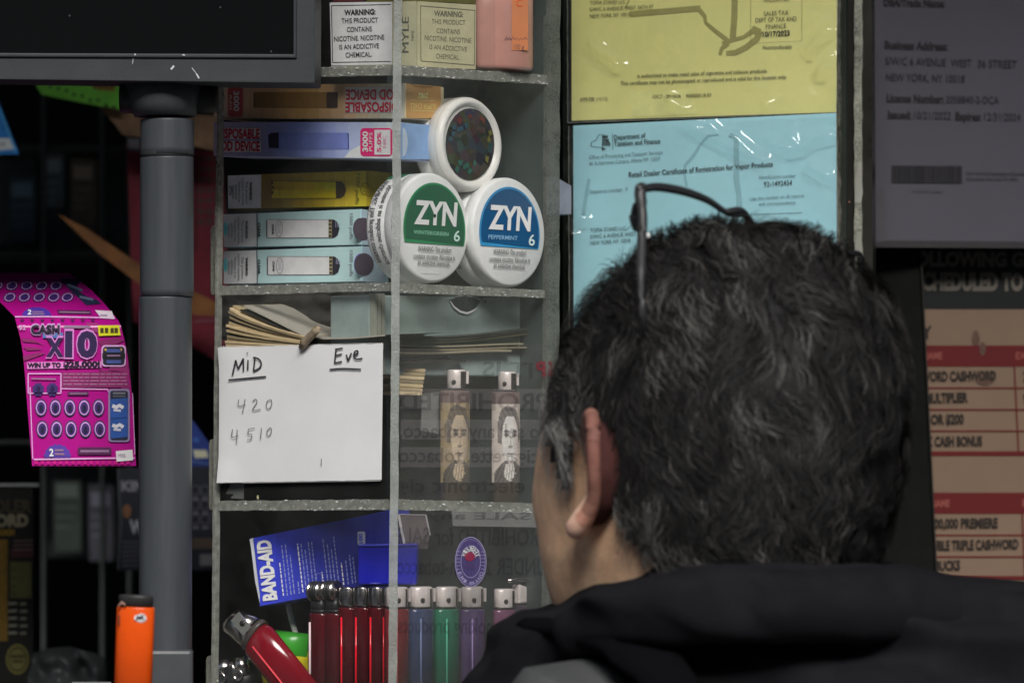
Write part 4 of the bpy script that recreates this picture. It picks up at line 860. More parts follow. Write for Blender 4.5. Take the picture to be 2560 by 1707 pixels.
for x0, x1 in ((300, 368), (470, 545)):
    m = MB(); a, b = P(x0, 244, Ym), P(x1, 244, Ym); m.disc_stack(a, ax, [(0, .0), (0, .0075), (.002, .0085), ((b - a).length - .002, .0085), ((b - a).length, .0075), ((b - a).length, 0)], k_, 30); T.part('hinge_knob', m)
m = MB(); bp = VC(Plane(420, 1650, Ym - .02, -4)); m.slab(bp, [(920, 1352), (1262, 1352), (1266, 2600), (915, 2600)], .04, M((58, 60, 63), rough=.4, var=.06)); T.part('base_sleeve', m, bevel=.002)

T = Thing('orange_lighter', 'bright orange lighter with a black cap standing in front of the grey post', 'lighter', P(332, 1900, 2.24))
v = VC(Plane(330, 1600, 2.235, 5, 0))
OG = M((196, 70, 10), rough=.35, coat=.3, var=.05); side = v.pr.u; nn = v.pr.n
rr = (v(992, 1300) - v(745, 1300)).length / 2; c0, c1 = v(850, 1850, -rr * .5), v(877, 1072, -rr * .5)
m = MB(); m.tube([c0, c0 + (c1 - c0) * .985, c1], [rr, rr, rr * .97], OG, n=40, flat=.55, side=side); T.part('body', m)
m = MB(); d = (c1 - c0).normalized(); h = (v(870, 992) - v(870, 1072)).length; m.tube([c1, c1 + d * h * .8, c1 + d * h * .95, c1 + d * h], [rr * .9, rr * .93, rr * .9, rr * .8], M((38, 38, 38), rough=.45), n=36, flat=.55, side=side); T.part('cap', m)
m = MB(); m.tube([v(775, 1066, .001), v(800, 1040, .001), v(820, 1060, .001)], .0007, M((130, 100, 90)), n=8); T.part('spring', m)
m = MB(); lf = .0014; m.ell(v, 914, 1142, 44, 31, M((232, 232, 232)), lf - .0012); m.ell(v, 914, 1142, 39, 26, M((70, 74, 90)), lf - .0010); m.ell(v, 914, 1142, 36, 23, M((214, 214, 216)), lf - .0008); m.text(v, 'JMK', 884, 1154, 944, 1150, 24, M((24, 26, 40), var=0), lf - .0005, .05, shear=.12)
m.rect(v, 770, 1120, 783, 1186, M((80, 34, 12)), lf - .0010); T.part('logo', m)

# ---- the pink scratch tickets, bent over at the top
rows = ((215, -150, 455), (250, -120, 500), (330, -60, 600), (400, -5, 668), (450, 45, 712), (500, 95, 752), (530, 104, 775), (560, 112, 790), (650, 135, 812), (740, 150, 830), (900, 165, 850), (1000, 172, 860), (1200, 188, 873), (1475, 210, 890))
def tick_Y(y):
    t = max(0, 560 - y) / 345; return 2.53 + .05 * t * t + .03 * t
class Tick:
    def __call__(s, x, y, lift=0): return P(x / 2.61375, 600 + y / 2.61375, tick_Y(y) - lift * 1.4)
v = Tick(); T = Thing('lottery_ticket', 'curled strip of magenta scratch tickets reading CASH X10 hanging by the grey post', 'ticket', P(210, 1165, 2.66), )
PK = M((152, 14, 116), rough=.3, coat=.35, var=.06, scale=50)
m = MB(); g = []
for k in range(len(rows) - 1):
    for s_ in range(4):
        t = s_ / 4; y, a, b = [rows[k][q] + (rows[k + 1][q] - rows[k][q]) * t for q in range(3)]; g.append([v(a + (b - a) * i / 12, y, 0) for i in range(13)])
g.append([v(rows[-1][1] + (rows[-1][2] - rows[-1][1]) * i / 12, rows[-1][0], 0) for i in range(13)])
m.loft(g, PK, cap=False, closed=False); T.part('strip', m)
PU = M((54, 34, 92), var=.1); DP = M((74, 26, 70), var=.15); PL = M((214, 150, 206), var=.05); NV = M((34, 38, 66), var=.1); GY = M((126, 96, 126), var=0)
m = MB()
def egg(x, y, rx, ry, sk=0):
    for q, mat, lf in ((1, NV, .0006), (.84, M((176, 130, 190), var=.15), .0008), (.66, PU, .001)):
        m.poly(v, [(x + q * (rx * math.cos(a) - sk * ry * math.sin(a)), y - q * ry * math.sin(a)) for a in [k * .35 for k in range(18)]], mat, lf)
for y, xs in ((298, (-20, 78, 175, 272, 366)), (373, (64, 160, 256, 351, 440))):
    for x in xs: egg(x, y, 42, 32, -.25)
m.poly(v, [(385, 250), (505, 252), (660, 415), (565, 425), (470, 340)], NV, .0008); m.stroke(v, [(440, 290), (540, 330)], 16, M((90, 100, 130)), .001); m.stroke(v, [(520, 370), (610, 390)], 16, M((90, 100, 130)), .001)
m.poly(v, [(240 + 95 * math.cos(a), 494 - 56 * math.sin(a)) for a in [k * math.pi / 12 for k in range(13)]], M((68, 44, 140)), .0008); m.text(v, '2', 180, 484, 204, 486, 30, WHITE, .0012, .03); m.stroke(v, [(210, 468), (285, 470)], 8, GY, .0011); m.stroke(v, [(210, 482), (290, 484)], 8, GY, .0011)
m.poly(v, [(372, 455), (590, 460), (598, 484), (380, 482)], DP, .0008); m.stroke(v, [(388, 470), (585, 474)], 8, GY, .001); m.poly(v, [(620, 458), (730, 464), (750, 516), (662, 510)], M((200, 186, 200)), .001); m.stroke(v, [(655, 490), (700, 492)], 12, M((150, 130, 150)), .0012)
m.stroke(v, [(97, 501), (300, 500), (752, 508)], 8, PL, .0009)
for k in range(8): m.poly(v, [(130 + 66 * k, 516), (160 + 66 * k, 516), (150 + 66 * k, 534), (140 + 66 * k, 534)], DP, .0007)
SW = M((120, 30, 88), var=.2)
for p in ([(140, 640), (210, 650), (300, 690), (240, 672), (150, 665)], [(150, 760), (240, 735), (300, 740), (220, 770), (155, 790)], [(640, 660), (760, 640), (815, 655), (760, 680), (660, 690)], [(560, 540), (640, 545), (640, 610), (600, 590)], [(150, 700), (220, 700), (280, 715), (180, 722)], [(820, 740), (840, 850), (845, 900), (800, 860), (700, 850)], [(640, 840), (840, 880), (850, 990), (780, 960)]): m.poly(v, p, SW, .0006)
m.text(v, '$2', 124, 584, 168, 586, 30, M((190, 150, 190), var=0), .0012)
for t, x0, y0, x1, y1, h in (('CASH', 202, 610, 390, 610, 52), ('X', 302, 754, 414, 754, 108), ('10', 424, 752, 634, 754, 148)):
    m.text(v, t, x0 - 5, y0 + 5, x1 + 5, y1 + 5, h + 10, M((190, 120, 186), var=0) if t != 'CASH' else M((170, 130, 180), var=0), .0010, .085); m.text(v, t, x0, y0, x1, y1, h, M((40, 24, 66), var=0) if t != 'CASH' else M((30, 20, 40), var=0), .0014, .05)
m.rect(v, 280, 605, 412, 640, M((72, 104, 160)), .0009)
m.stroke(v, [(418, 566), (590, 568)], 18, GY, .001); m.poly(v, [(640, 558), (778, 556), (788, 622), (645, 626)], M((206, 194, 30)), .001)
for x in (655, 685, 722, 748): m.rect(v, x, 574, x + 22, 606, M((64, 56, 20), var=0), .0012)
m.rrect(v, 663, 686, 822, 826, 24, M((196, 150, 196)), .001); m.rrect(v, 672, 696, 814, 816, 20, M((28, 30, 44)), .0012); m.rect(v, 668, 738, 818, 772, M((20, 20, 26)), .0014)
for y in (712, 784): m.rect(v, 696, y, 790, y + 22, M((60, 72, 130)), .0015)
for x in (690, 790): m.ell(v, x, 716, 8, 9, M((180, 150, 60)), .0015, n=8)
m.stroke(v, [(700, 755), (785, 755)], 10, GY, .0016)
m.poly(v, [(176, 798), (660, 792), (664, 834), (178, 842)], M((206, 120, 184)), .0008); m.text(v, 'WIN UP TO', 180, 832, 398, 830, 28, M((30, 14, 36), var=0), .0011, .06); m.text(v, '$25,000!', 414, 830, 654, 829, 36, M((30, 14, 36), var=0), .0011, .06)
m.frame(v, 184, 872, 398, 1000, 7, PL, .0008); m.rect(v, 400, 862, 840, 962, SW, .0007)
for k in range(4):
    x = 414
    while x < 820: d = random.uniform(20, 60); m.stroke(v, [(x, 876 + k * 22), (min(832, x + d), 876 + k * 22)], 9, M((140, 84, 120), var=0), .001); x += d + 9
m.stroke(v, [(400, 970), (705, 974), (706, 990)], 6, PL, .0009); m.stroke(v, [(205, 905), (365, 908)], 9, GY, .001); m.rrect(v, 442, 990, 580, 1014, 8, DP, .0008); m.stroke(v, [(455, 1002), (568, 1002)], 7, GY, .001)
for x in (250, 342):
    m.poly(v, [(x + (42 if k % 2 else 34) * math.cos(k * .3927), 976 + (48 if k % 2 else 40) * math.sin(k * .3927)) for k in range(16)], PU, .0008); m.text(v, '$', x - 12, 996, x + 14, 996, 40, M((34, 18, 60), var=0), .0012, .04)
for y, x0 in ((1095, 268), (1235, 276)):
    for k in range(5): egg(x0 + k * 94, y, 40, 58); m.text(v, '$', x0 + k * 94 - 10, y + 18, x0 + k * 94 + 12, y + 18, 34, M((26, 20, 50), var=0), .0014, .04)
m.rrect(v, 708, 972, 848, 1318, 20, M((120, 104, 140)), .0008); m.rrect(v, 720, 984, 836, 1306, 16, M((26, 28, 46)), .001)
for y in (1040, 1166):
    m.poly(v, [(722, y), (834, y - 10), (834, y + 120), (722, y + 130)], M((30, 66, 130)), .0011); m.stroke(v, [(734, y + 42), (760, y + 52), (782, y + 40), (806, y + 56)], 24, M((176, 176, 184)), .0013); m.stroke(v, [(742, y + 70), (790, y + 74)], 16, M((160, 160, 176)), .0013)
m.stroke(v, [(738, 1000), (820, 1000)], 14, M((90, 90, 100)), .0012); m.stroke(v, [(738, 1020), (820, 1020)], 8, M((80, 80, 90)), .0012)
for k in range(13): a = math.pi * k / 12
m.poly(v, [(375 + (92 if k % 2 else 84) * math.cos(k * math.pi / 16), 1420 - (90 if k % 2 else 82) * math.sin(k * math.pi / 16)) for k in range(17)], M((74, 50, 140)), .0008); m.text(v, '2', 322, 1410, 350, 1410, 46, WHITE, .0012, .03); m.stroke(v, [(358, 1372), (415, 1372)], 13, GY, .0011); m.stroke(v, [(358, 1396), (420, 1398)], 13, GY, .0011)
m.rrect(v, 508, 1352, 728, 1402, 12, DP, .0008); m.stroke(v, [(525, 1378), (712, 1378)], 14, GY, .001)
m.stroke(v, [(222, 1432), (760, 1424), (880, 1424)], 9, PL, .0008); m.stroke(v, [(196, 960), (214, 1430)], 6, PL, .0008); m.stroke(v, [(866, 1000), (882, 1400)], 4, PL, .0008); m.poly(v, [(757, 1378), (866, 1368), (870, 1438), (762, 1446)], M((206, 196, 206)), .001); m.text(v, 'MXS', 775, 1420, 820, 1418, 24, M((120, 100, 120), var=0), .0013)
for k in range(16): m.rect(v, 225 + k * 40, 1442, 248 + k * 40, 1464, M((170, 10, 110)), .0007)
T.part('printed_face', m)

# ---- dim tickets and packets deeper in the stall (shade: colours given as they look there)
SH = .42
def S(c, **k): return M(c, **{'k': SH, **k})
def flat_ticket(nm, lab, Y, yaw, pts, mat, draw=None, view=VA, cat='ticket', tilt=0, t=.0012):
    T = Thing(nm, lab, cat, P(view(_d).x0 + sum(p[0] for p in pts) / len(pts) / view(_d).k, view(_d).y0 + max(p[1] for p in pts) / view(_d).k, Y), 'tickets hanging in the dim stall' if cat == 'ticket' else None)
    x = view(_d).x0 + pts[0][0] / view(_d).k; y = view(_d).y0 + pts[0][1] / view(_d).k
    v = view(Plane(x, y, Y, yaw, tilt)); m = MB(); m.slab(v, pts, t, mat); T.part('sheet', m)
    if draw: mm = MB(); draw(mm, v); T.part('printing', mm)
    return T
def dg(m, v):
    for k in range(9): m.ell(v, 330 + k * 52, 570 + k * 16 + random.uniform(-10, 10), 14, 12, S((26, 52, 16)), n=8)
    m.poly(v, [(560, 540), (760, 545), (745, 600), (640, 590)], S((92, 74, 22))); 
    for k in range(4): m.rect(v, 610 + k * 36, 555, 634 + k * 36, 582, S((60, 40, 14)), .0006)
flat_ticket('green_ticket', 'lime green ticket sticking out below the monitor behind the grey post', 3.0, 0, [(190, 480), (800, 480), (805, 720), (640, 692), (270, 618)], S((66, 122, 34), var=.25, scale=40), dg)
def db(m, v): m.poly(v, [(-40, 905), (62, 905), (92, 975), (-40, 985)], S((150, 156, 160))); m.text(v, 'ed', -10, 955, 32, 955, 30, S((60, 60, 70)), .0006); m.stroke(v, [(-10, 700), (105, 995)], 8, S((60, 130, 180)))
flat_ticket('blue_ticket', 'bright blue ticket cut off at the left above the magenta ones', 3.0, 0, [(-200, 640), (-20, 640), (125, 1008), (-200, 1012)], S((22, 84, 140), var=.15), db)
def dr(m, v):
    for j in range(7):
        for i in range(3): m.rrect(v, 1295 + i * 52, 1020 + j * 68, 1335 + i * 52, 1062 + j * 68, 8, S((52, 32, 32)))
    m.poly(v, [(830, 905), (915, 910), (915, 995), (835, 985)], S((76, 74, 78)))
    m.stroke(v, [(1270, 2040), (1420, 2035)], 26, S((96, 60, 72)), .0006); m.stroke(v, [(1270, 2100), (1420, 2092)], 14, S((90, 50, 60)), .0006); m.rect(v, 1270, 1000, 1290, 1640, S((50, 6, 16)))
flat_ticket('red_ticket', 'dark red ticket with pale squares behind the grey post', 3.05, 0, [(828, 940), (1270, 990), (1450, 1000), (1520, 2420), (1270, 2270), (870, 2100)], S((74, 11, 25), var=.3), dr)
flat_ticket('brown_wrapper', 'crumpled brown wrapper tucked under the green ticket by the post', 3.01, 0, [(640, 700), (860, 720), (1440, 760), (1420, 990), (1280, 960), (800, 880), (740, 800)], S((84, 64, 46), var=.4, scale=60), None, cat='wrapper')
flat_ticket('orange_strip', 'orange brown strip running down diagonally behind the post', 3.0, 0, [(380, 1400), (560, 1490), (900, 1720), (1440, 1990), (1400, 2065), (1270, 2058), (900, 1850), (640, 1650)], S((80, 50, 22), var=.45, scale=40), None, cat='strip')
def dd(m, v):
    g1 = S((92, 92, 98)); m.text(v, 'KING', 792, 312, 1010, 312, 62, g1, .0006, .05); m.text(v, 'WORD', 845, 588, 1120, 590, 82, S((112, 114, 120)), .0006, .05); m.ell(v, 830, 445, 28, 45, S((88, 60, 40)))
    for k in range(6): m.stroke(v, [(800, 648 + k * 30), (1240, 640 + k * 30)], 10, S((60, 60, 66)))
    for j in range(3):
        for i in range(3): m.frame(v, 1252 + i * 64, 280 + j * 95, 1300 + i * 64, 335 + j * 95, 7, S((66, 66, 76)), .0006); m.rect(v, 1256 + i * 64, 350 + j * 95, 1298 + i * 64, 372 + j * 95, S((74, 72, 80)))
    m.rect(v, 1250, 620, 1400, 690, S((60, 52, 44))); m.rect(v, 1306, 725, 1400, 800, S((84, 84, 86))); m.stroke(v, [(770, 170), (780, 330), (795, 500), (768, 825)], 5, S((70, 74, 76)))
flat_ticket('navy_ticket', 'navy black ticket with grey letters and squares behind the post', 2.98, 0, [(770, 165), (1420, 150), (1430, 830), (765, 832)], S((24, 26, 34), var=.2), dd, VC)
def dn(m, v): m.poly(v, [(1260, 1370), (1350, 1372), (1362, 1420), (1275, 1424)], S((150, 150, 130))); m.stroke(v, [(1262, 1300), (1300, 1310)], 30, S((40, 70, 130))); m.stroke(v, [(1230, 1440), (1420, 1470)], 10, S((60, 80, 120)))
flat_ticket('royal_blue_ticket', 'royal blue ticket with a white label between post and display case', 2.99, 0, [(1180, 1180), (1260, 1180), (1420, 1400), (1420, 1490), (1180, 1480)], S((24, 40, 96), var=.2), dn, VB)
def dk_(m, v):
    gt = S((110, 86, 24)); m.text(v, 'TIDLER', -130, 452, 210, 452, 78, S((54, 48, 34)), .0006, .03); m.text(v, 'WORD', -140, 545, 186, 540, 72, S((112, 106, 86)), .0006, .05); m.text(v, '$100,000!', -220, 606, 96, 602, 38, gt, .0006, .04)
    m.rect(v, -200, 630, 50, 1292, S((98, 76, 26), var=.3)); m.rect(v, 66, 775, 205, 1012, S((70, 68, 38), var=.2)); m.rect(v, 70, 690, 218, 748, S((56, 30, 30)))
    for k in range(3): m.stroke(v, [(90, 640 + k * 28), (218, 636 + k * 28)], 9, S((92, 70, 70)), .0006)
    for k in range(5): m.stroke(v, [(55, 1048 + k * 48), (112, 1046 + k * 48)], 15, S((110, 108, 96)), .0006); m.stroke(v, [(132, 1050 + k * 48), (172 + 8 * (k % 2), 1048 + k * 48)], 15, S((100, 98, 86)), .0006)
    for k in range(4): m.stroke(v, [(80, 826 + k * 54), (104, 826 + k * 54)], 8, S((40, 36, 24)), .0006)
    for q, mt in ((1, S((96, 92, 44))), (.86, S((40, 38, 20))), (.72, S((84, 82, 44)))): m.ell(v, 115, 1410, 74 * q, 98 * q, mt, .0006 + (1 - q) * .001)
    m.stroke(v, [(70, 1392), (160, 1392)], 16, S((36, 34, 18)), .0012); m.stroke(v, [(78, 1424), (152, 1424)], 14, S((36, 34, 18)), .0012); m.stroke(v, [(-20, 1100), (-10, 1100)], 10, gt, .0006)
    m.rect(v, -200, 262, 255, 284, S((112, 114, 112)), .002)
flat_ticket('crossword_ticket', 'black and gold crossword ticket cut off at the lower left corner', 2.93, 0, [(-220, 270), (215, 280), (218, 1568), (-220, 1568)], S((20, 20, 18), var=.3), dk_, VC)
T = Thing('grey_bag', 'crumpled dark grey plastic bag on the counter behind the orange lighter', 'bag', P(180, 1740, 2.9)); v = VC(Plane(180, 1650, 2.9, 0)); m = MB(); g = []
for j in range(10):
    t = j / 9; g.append([v(205 + (690 - 205) * s, (1440 - 110 * math.sin(.6 + s * 2.2)) + t * 330, .02 * noise.noise(Vector((s * 5, t * 3, 2))) + .02 * math.sin(t * 1.5)) for s in [q / 20 for q in range(21)]])
m.loft(g, S((50, 54, 54), var=.3, scale=30, rough=.35), cap=False, closed=False); single('plastic_bag', m, T.o['label'], 'bag', T.base); bpy.data.objects.remove(T.o)
m = MB(); v = VC(Plane(240, 1705, 2.6, 0)); m.slab(v, [(470, 1560), (725, 1560), (735, 1640), (460, 1640)], .002, M((120, 122, 124))); single('paper_scrap', m, 'pale scrap of paper at the bottom edge beside the orange lighter', 'paper', P(230, 1715, 2.6))

# ================================================================ right of the case
sleeve = clear('clear_sleeve', haze=.035, bump=.9, bscale=16, rough=.1, hcol=(.8, .82, .8), refl=1.6)
def crease(x, y, segs):
    h = 0
    for (ax, ay), (bx, by) in segs:
        t = max(0, min(1, ((x - ax) * (bx - ax) + (y - ay) * (by - ay)) / ((bx - ax) ** 2 + (by - ay) ** 2)))
        d = math.hypot(x - ax - (bx - ax) * t, y - ay - (by - ay) * t); h = max(h, .0042 * math.exp(-(d / 36) ** 2))
    return h
def cert(nm, lab, cat, pr, pts, mat, slv_pts, draw, base, res=40, creases=()):
    T = Thing(nm, lab, cat, base); m = MB(); m.slab(pr, pts, .0006, mat); T.part('sheet', m)
    mm = MB(); draw(mm, pr); T.part('printing', mm)
    if slv_pts:
        (xa, ya), (xb, yb), (xc, yc), (xd, yd) = slv_pts; m = MB(); g = []
        for j in range(res + 1):
            t = j / res; row = []
            for i in range(res + 1):
                s = i / res; x = (xa + (xb - xa) * s) * (1 - t) + (xd + (xc - xd) * s) * t; y = (ya + (yb - ya) * s) * (1 - t) + (yd + (yc - yd) * s) * t
                row.append(pr(x, y, .0026 + .0014 * noise.noise(Vector((s * 6 + t * 3, t * 5 - s * 4, len(nm)))) + crease(x, y, creases) + .0008 * abs(noise.noise(Vector((s * 9 - t * 7, t * 3, 8))))))
            g.append(row)
        m.loft(g, sleeve, cap=False, closed=False); T.part('clear_sleeve', m)
        m = MB()
        for a, b in ((slv_pts[0], slv_pts[3]), (slv_pts[1], slv_pts[2]), (slv_pts[3], slv_pts[2])): m.stroke(pr, [(a[0] + (b[0] - a[0]) * k / 30 + random.uniform(-1.5, 1.5), a[1] + (b[1] - a[1]) * k / 30 + random.uniform(-1.5, 1.5)) for k in range(31)], 5, chip, .003)
        T.part('sleeve_edge', m)
    return T
v = VH(Plane(1760, 150, 2.585, 24)); TX = M((58, 58, 40), var=0); TXS = M((84, 82, 50), var=0)
def d1(m, v):
    G = M((136, 132, 76), var=.08)
    for p, w_ in (([(592, 94), (1050, 56)], 36), ([(1040, 60), (1080, 110), (1085, 150), (1150, 205), (1225, 262)], (26, 24, 20, 24, 26)), ([(1290, -200), (1275, 0), (1272, 120), (1262, 250)], 40), ([(1195, 290), (1250, 265), (1330, 245), (1400, 200)], (30, 26, 22, 34)), ([(1220, 350), (1280, 345), (1350, 310), (1420, 255), (1440, 205)], (30, 34, 36, 40, 44)), ([(1178, 360), (1190, 320), (1230, 285)], (22, 26, 34)), ([(1385, 190), (1440, 215)], 46), ([(560, 60), (585, 0)], 8)): m.stroke(v, p, w_, G, .0004 + len(p) * 2e-5)
    for t, x0, y0, x1, y1, h, b, mt in (('TOPIA STAND LLC', 330, 32, 562, 25, 24, 0, TX), ('S/W/C 6 AVENUE WEST 36TH ST', 330, 76, 746, 58, 24, 0, TX), ('NEW YORK NY 10018', 330, 120, 596, 107, 24, 0, TX), ('VALIDATED', 1465, 18, 1632, 8, 24, 0, TX), ('SALES TAX', 1466, 106, 1628, 98, 28, 0, TX),
        ('DEPT OF TAX AND', 1412, 149, 1680, 138, 28, 0, TX), ('FINANCE', 1480, 191, 1612, 185, 28, 0, TX), ('10/17/2023', 1460, 242, 1636, 233, 32, .03, INK), ('Nontransferable', 1460, 323, 1650, 318, 22, .01, TX),
        ('is authorized to make retail sales of cigarettes and tobacco products.', 640, 510, 1490, 475, 23, .01, TX), ('This certificate may not be photocopied or reproduced and is valid for this location only.', 530, 558, 1615, 515, 23, .01, TX),
        ('DTF-720', 268, 664, 358, 660, 22, .02, TX), ('(10/12)', 370, 660, 446, 657, 22, 0, TXS), ('1DC7 - 2910636', 740, 646, 924, 640, 22, .01, TXS), ('R0000018-01', 960, 639, 1122, 632, 22, .01, TXS)): m.text(v, t, x0, y0, x1, y1, h, mt, .0008, b)
    m.stroke(v, [(1380, -200), (1380, 286), (1714, 270), (1714, -200)], 2.5, TXS, .0007); m.poly(v, [(572, 600), (1000, 585), (1025, 745), (606, 768)], M((206, 200, 130)), .0003)
cert('yellow_certificate', 'yellow tax certificate in a clear sleeve above the blue one', 'certificate', v, [(205, -420), (1946, -420), (1935, 734), (207, 790)], M((200, 195, 126), var=.06, scale=12, rough=.6), [(190, -430), (1955, -430), (1950, 740), (195, 806)], d1, P(1760, 290, 2.58), 90, [((870, 660), (960, 715)), ((360, 290), (520, 420)), ((1780, 330), (1900, 200)), ((1500, 680), (1520, 730)), ((1850, 480), (1920, 380))])
v = VH(Plane(1760, 450, 2.58, 24)); TB = M((52, 66, 72), var=0); TBS = M((84, 104, 112), var=0)
def d2(m, v):
    G = M((120, 162, 170), var=.06)
    for p, w_ in (([(1170, 880), (1100, 886), (1050, 945), (1010, 1010), (950, 1080), (945, 1130), (960, 1215)], (10, 14, 16, 20, 18, 14, 16)), ([(1240, 880), (1285, 900), (1285, 1160), (1300, 1260), (1306, 1380)], (30, 34, 36, 34, 40)), ([(322, 1170), (300, 1300), (285, 1400)], (20, 24, 22)), ([(610, 1465), (560, 1505)], 10)): m.stroke(v, p, w_, G, .0004)
    m.stroke(v, [(334, 956), (340, 930), (368, 918), (386, 884), (404, 880), (420, 880), (412, 900), (410, 985), (432, 972), (420, 968), (334, 956)], 3.5, TB, .0007); m.poly(v, [(408, 984), (412, 970), (436, 974)], TB, .0007)
    for t, y in (('NEW', 906), ('YORK', 930), ('STATE', 953)): m.text(v, t, 410, y, {'NEW': 450, 'YORK': 458, 'STATE': 464}[t], y - 2, 18, INK, .0008, .06)
    m.stroke(v, [(477, 874), (478, 980)], 3, TB, .0007)
    for t, x0, y0, x1, y1, h, b, mt in (('Department of', 488, 914, 694, 900, 30, .02, TB), ('Taxation and Finance', 488, 955, 790, 937, 30, .02, TB), ('Office of Processing and Taxpayer Services', 325, 1040, 806, 1006, 23, 0, TBS), ('W A Harriman Campus, Albany NY 12227', 325, 1081, 790, 1046, 23, 0, TBS),
        ('Retail Dealer Certificate of Registration for Vapor Products', 585, 1158, 1526, 1087, 31, .02, TB), ('Sequence number  0', 330, 1264, 576, 1247, 24, 0, TBS), ('Identification number', 1436, 1168, 1676, 1158, 21, 0, TBS), ('92-1492454', 1467, 1220, 1652, 1208, 31, .01, TB),
        ('Use this number on all returns', 1376, 1310, 1728, 1287, 22, 0, TBS), ('and correspondence', 1433, 1344, 1672, 1332, 22, 0, TBS), ('TOPIA STAND LLC', 333, 1517, 566, 1503, 25, 0, TB), ('S/W/C 6 AVENUE WEST 36TH ST', 333, 1559, 745, 1533, 25, 0, TB), ('NEW YORK NY 10018', 333, 1601, 595, 1582, 25, 0, TB)): m.text(v, t, x0, y0, x1, y1, h, mt, .0008, b)
    m.stroke(v, [(1400, 1402), (1716, 1390)], 3, TB, .0007)
cert('blue_certificate', 'pale blue dealer certificate in a crinkled clear sleeve behind the man', 'certificate', v, [(217, 822), (1934, 740), (1940, 2150), (220, 2240)], M((142, 188, 197), var=.06, scale=12, rough=.6), [(200, 828), (1950, 738), (1962, 2160), (206, 2250)], d2, P(1760, 1160, 2.58), 130,
     [((990, 800), (1060, 860)), ((1060, 860), (1250, 950)), ((1250, 950), (1470, 1045)), ((1130, 820), (1210, 900)), ((1210, 900), (1300, 905)), ((1300, 905), (1400, 1000)), ((1530, 930), (1650, 975)), ((1660, 900), (1710, 960)), ((1760, 910), (1920, 890)), ((1740, 960), (1800, 905)), ((1800, 1090), (1900, 1150)), ((120, 1400), (230, 1530)), ((270, 1400), (300, 1430)), ((1000, 780), (1060, 800))])
# glazed screen the papers are taped to, and the posts beside it
T = Thing('glazed_panel', 'dark glazed panel with scratched clear edges carrying the yellow and blue certificates', 'panel', P(1760, 1500, 2.62))
gp = Plane(1760, 300, 2.612, 24); v = VH(gp); m = MB(); m.slab(v, [(150, -600), (2000, -600), (2000, 2700), (150, 2700)], .004, M((44, 48, 44), rough=.25, var=.3, scale=12)); T.part('pane', m)
m = MB(); pts = [(1952 + random.uniform(-3, 3), y) for y in range(-600, 2701, 60)] + [(1968 + random.uniform(-5, 5), y) for y in range(2700, -601, -60)]; m.slab(v, pts, .003, frosted('scratched_edge', (96, 96, 88), .6, 300), lift=.002); T.part('pane_edge', m)
T = Thing('clear_post', 'scratched clear acrylic post between the blue certificate and the shaded licence', 'post', P(2140, 1500, 2.66)); pp = Plane(2140, 300, 2.655, 10); v = VI(pp)
m = MB(); m.slab(v, [(100, -300), (285, -300), (300, 3000), (110, 3000)], .02, M((40, 40, 36), rough=.3, var=.35, scale=25)); T.part('backing', m)
m = MB(); pts = [(186 + random.uniform(-3, 3), y) for y in range(-300, 2000, 50)] + [(232 + random.uniform(-4, 4), y) for y in range(2000, -301, -50)]; m.slab(v, pts, .004, frosted('scratched_post', (150, 150, 138), .7, 700, lo=.5, hi=1.8), lift=.003)
for y0, y1, c in ((980, 1230, 150), (1400, 1600, 140)): m.poly(v, [(205 + random.uniform(-4, 4), y0), (226, y0), (238, y1 - 60), (222, y1), (190, y1 - 10), (188, y1 - 90)], M((c, c, c - 8), rough=.3), .0034)
m.poly(v, [(92, 1212), (150, 1214), (165, 1222), (100, 1228)], M((200, 130, 110)), .004); T.part('clear_strip', m)
for k in range(9): pass
T = Thing('white_box', 'pale bluish box glimpsed between the display case and the blue certificate', 'box', P(1370, 540, 2.6)); v = VH(Plane(1400, 480, 2.58, -20)); m = MB(); m.slab(v, [(-60, 1185), (90, 1150), (204, 1215), (204, 1400), (-60, 1400)], .02, M((118, 126, 138), var=.15)); single('white_box', m, T.o['label'], 'box', T.base); bpy.data.objects.remove(T.o)
# dark jamb
T = Thing('door_jamb', 'dark brown jamb standing between the man and the red price poster', 'jamb', P(2230, 1500, 2.778)); v = VJ(Plane(2230, 900, 2.778, 0)); m = MB(); m.slab(v, [(110, -1200), (416, -1200), (419, 130), (486, 1500), (520, 2200), (110, 2200)], .015, M((26, 27, 25), k=1., rough=.8, var=.25, spec=.1)); T.part('board', m, bevel=.002)
m = MB(); m.slab(v, [(414, -1200), (421, -1200), (424, 130), (491, 1500), (520, 2200), (514, 2200), (485, 1500), (418, 130)], .017, M((34, 33, 30), k=1.), lift=.002); T.part('edge_strip', m)
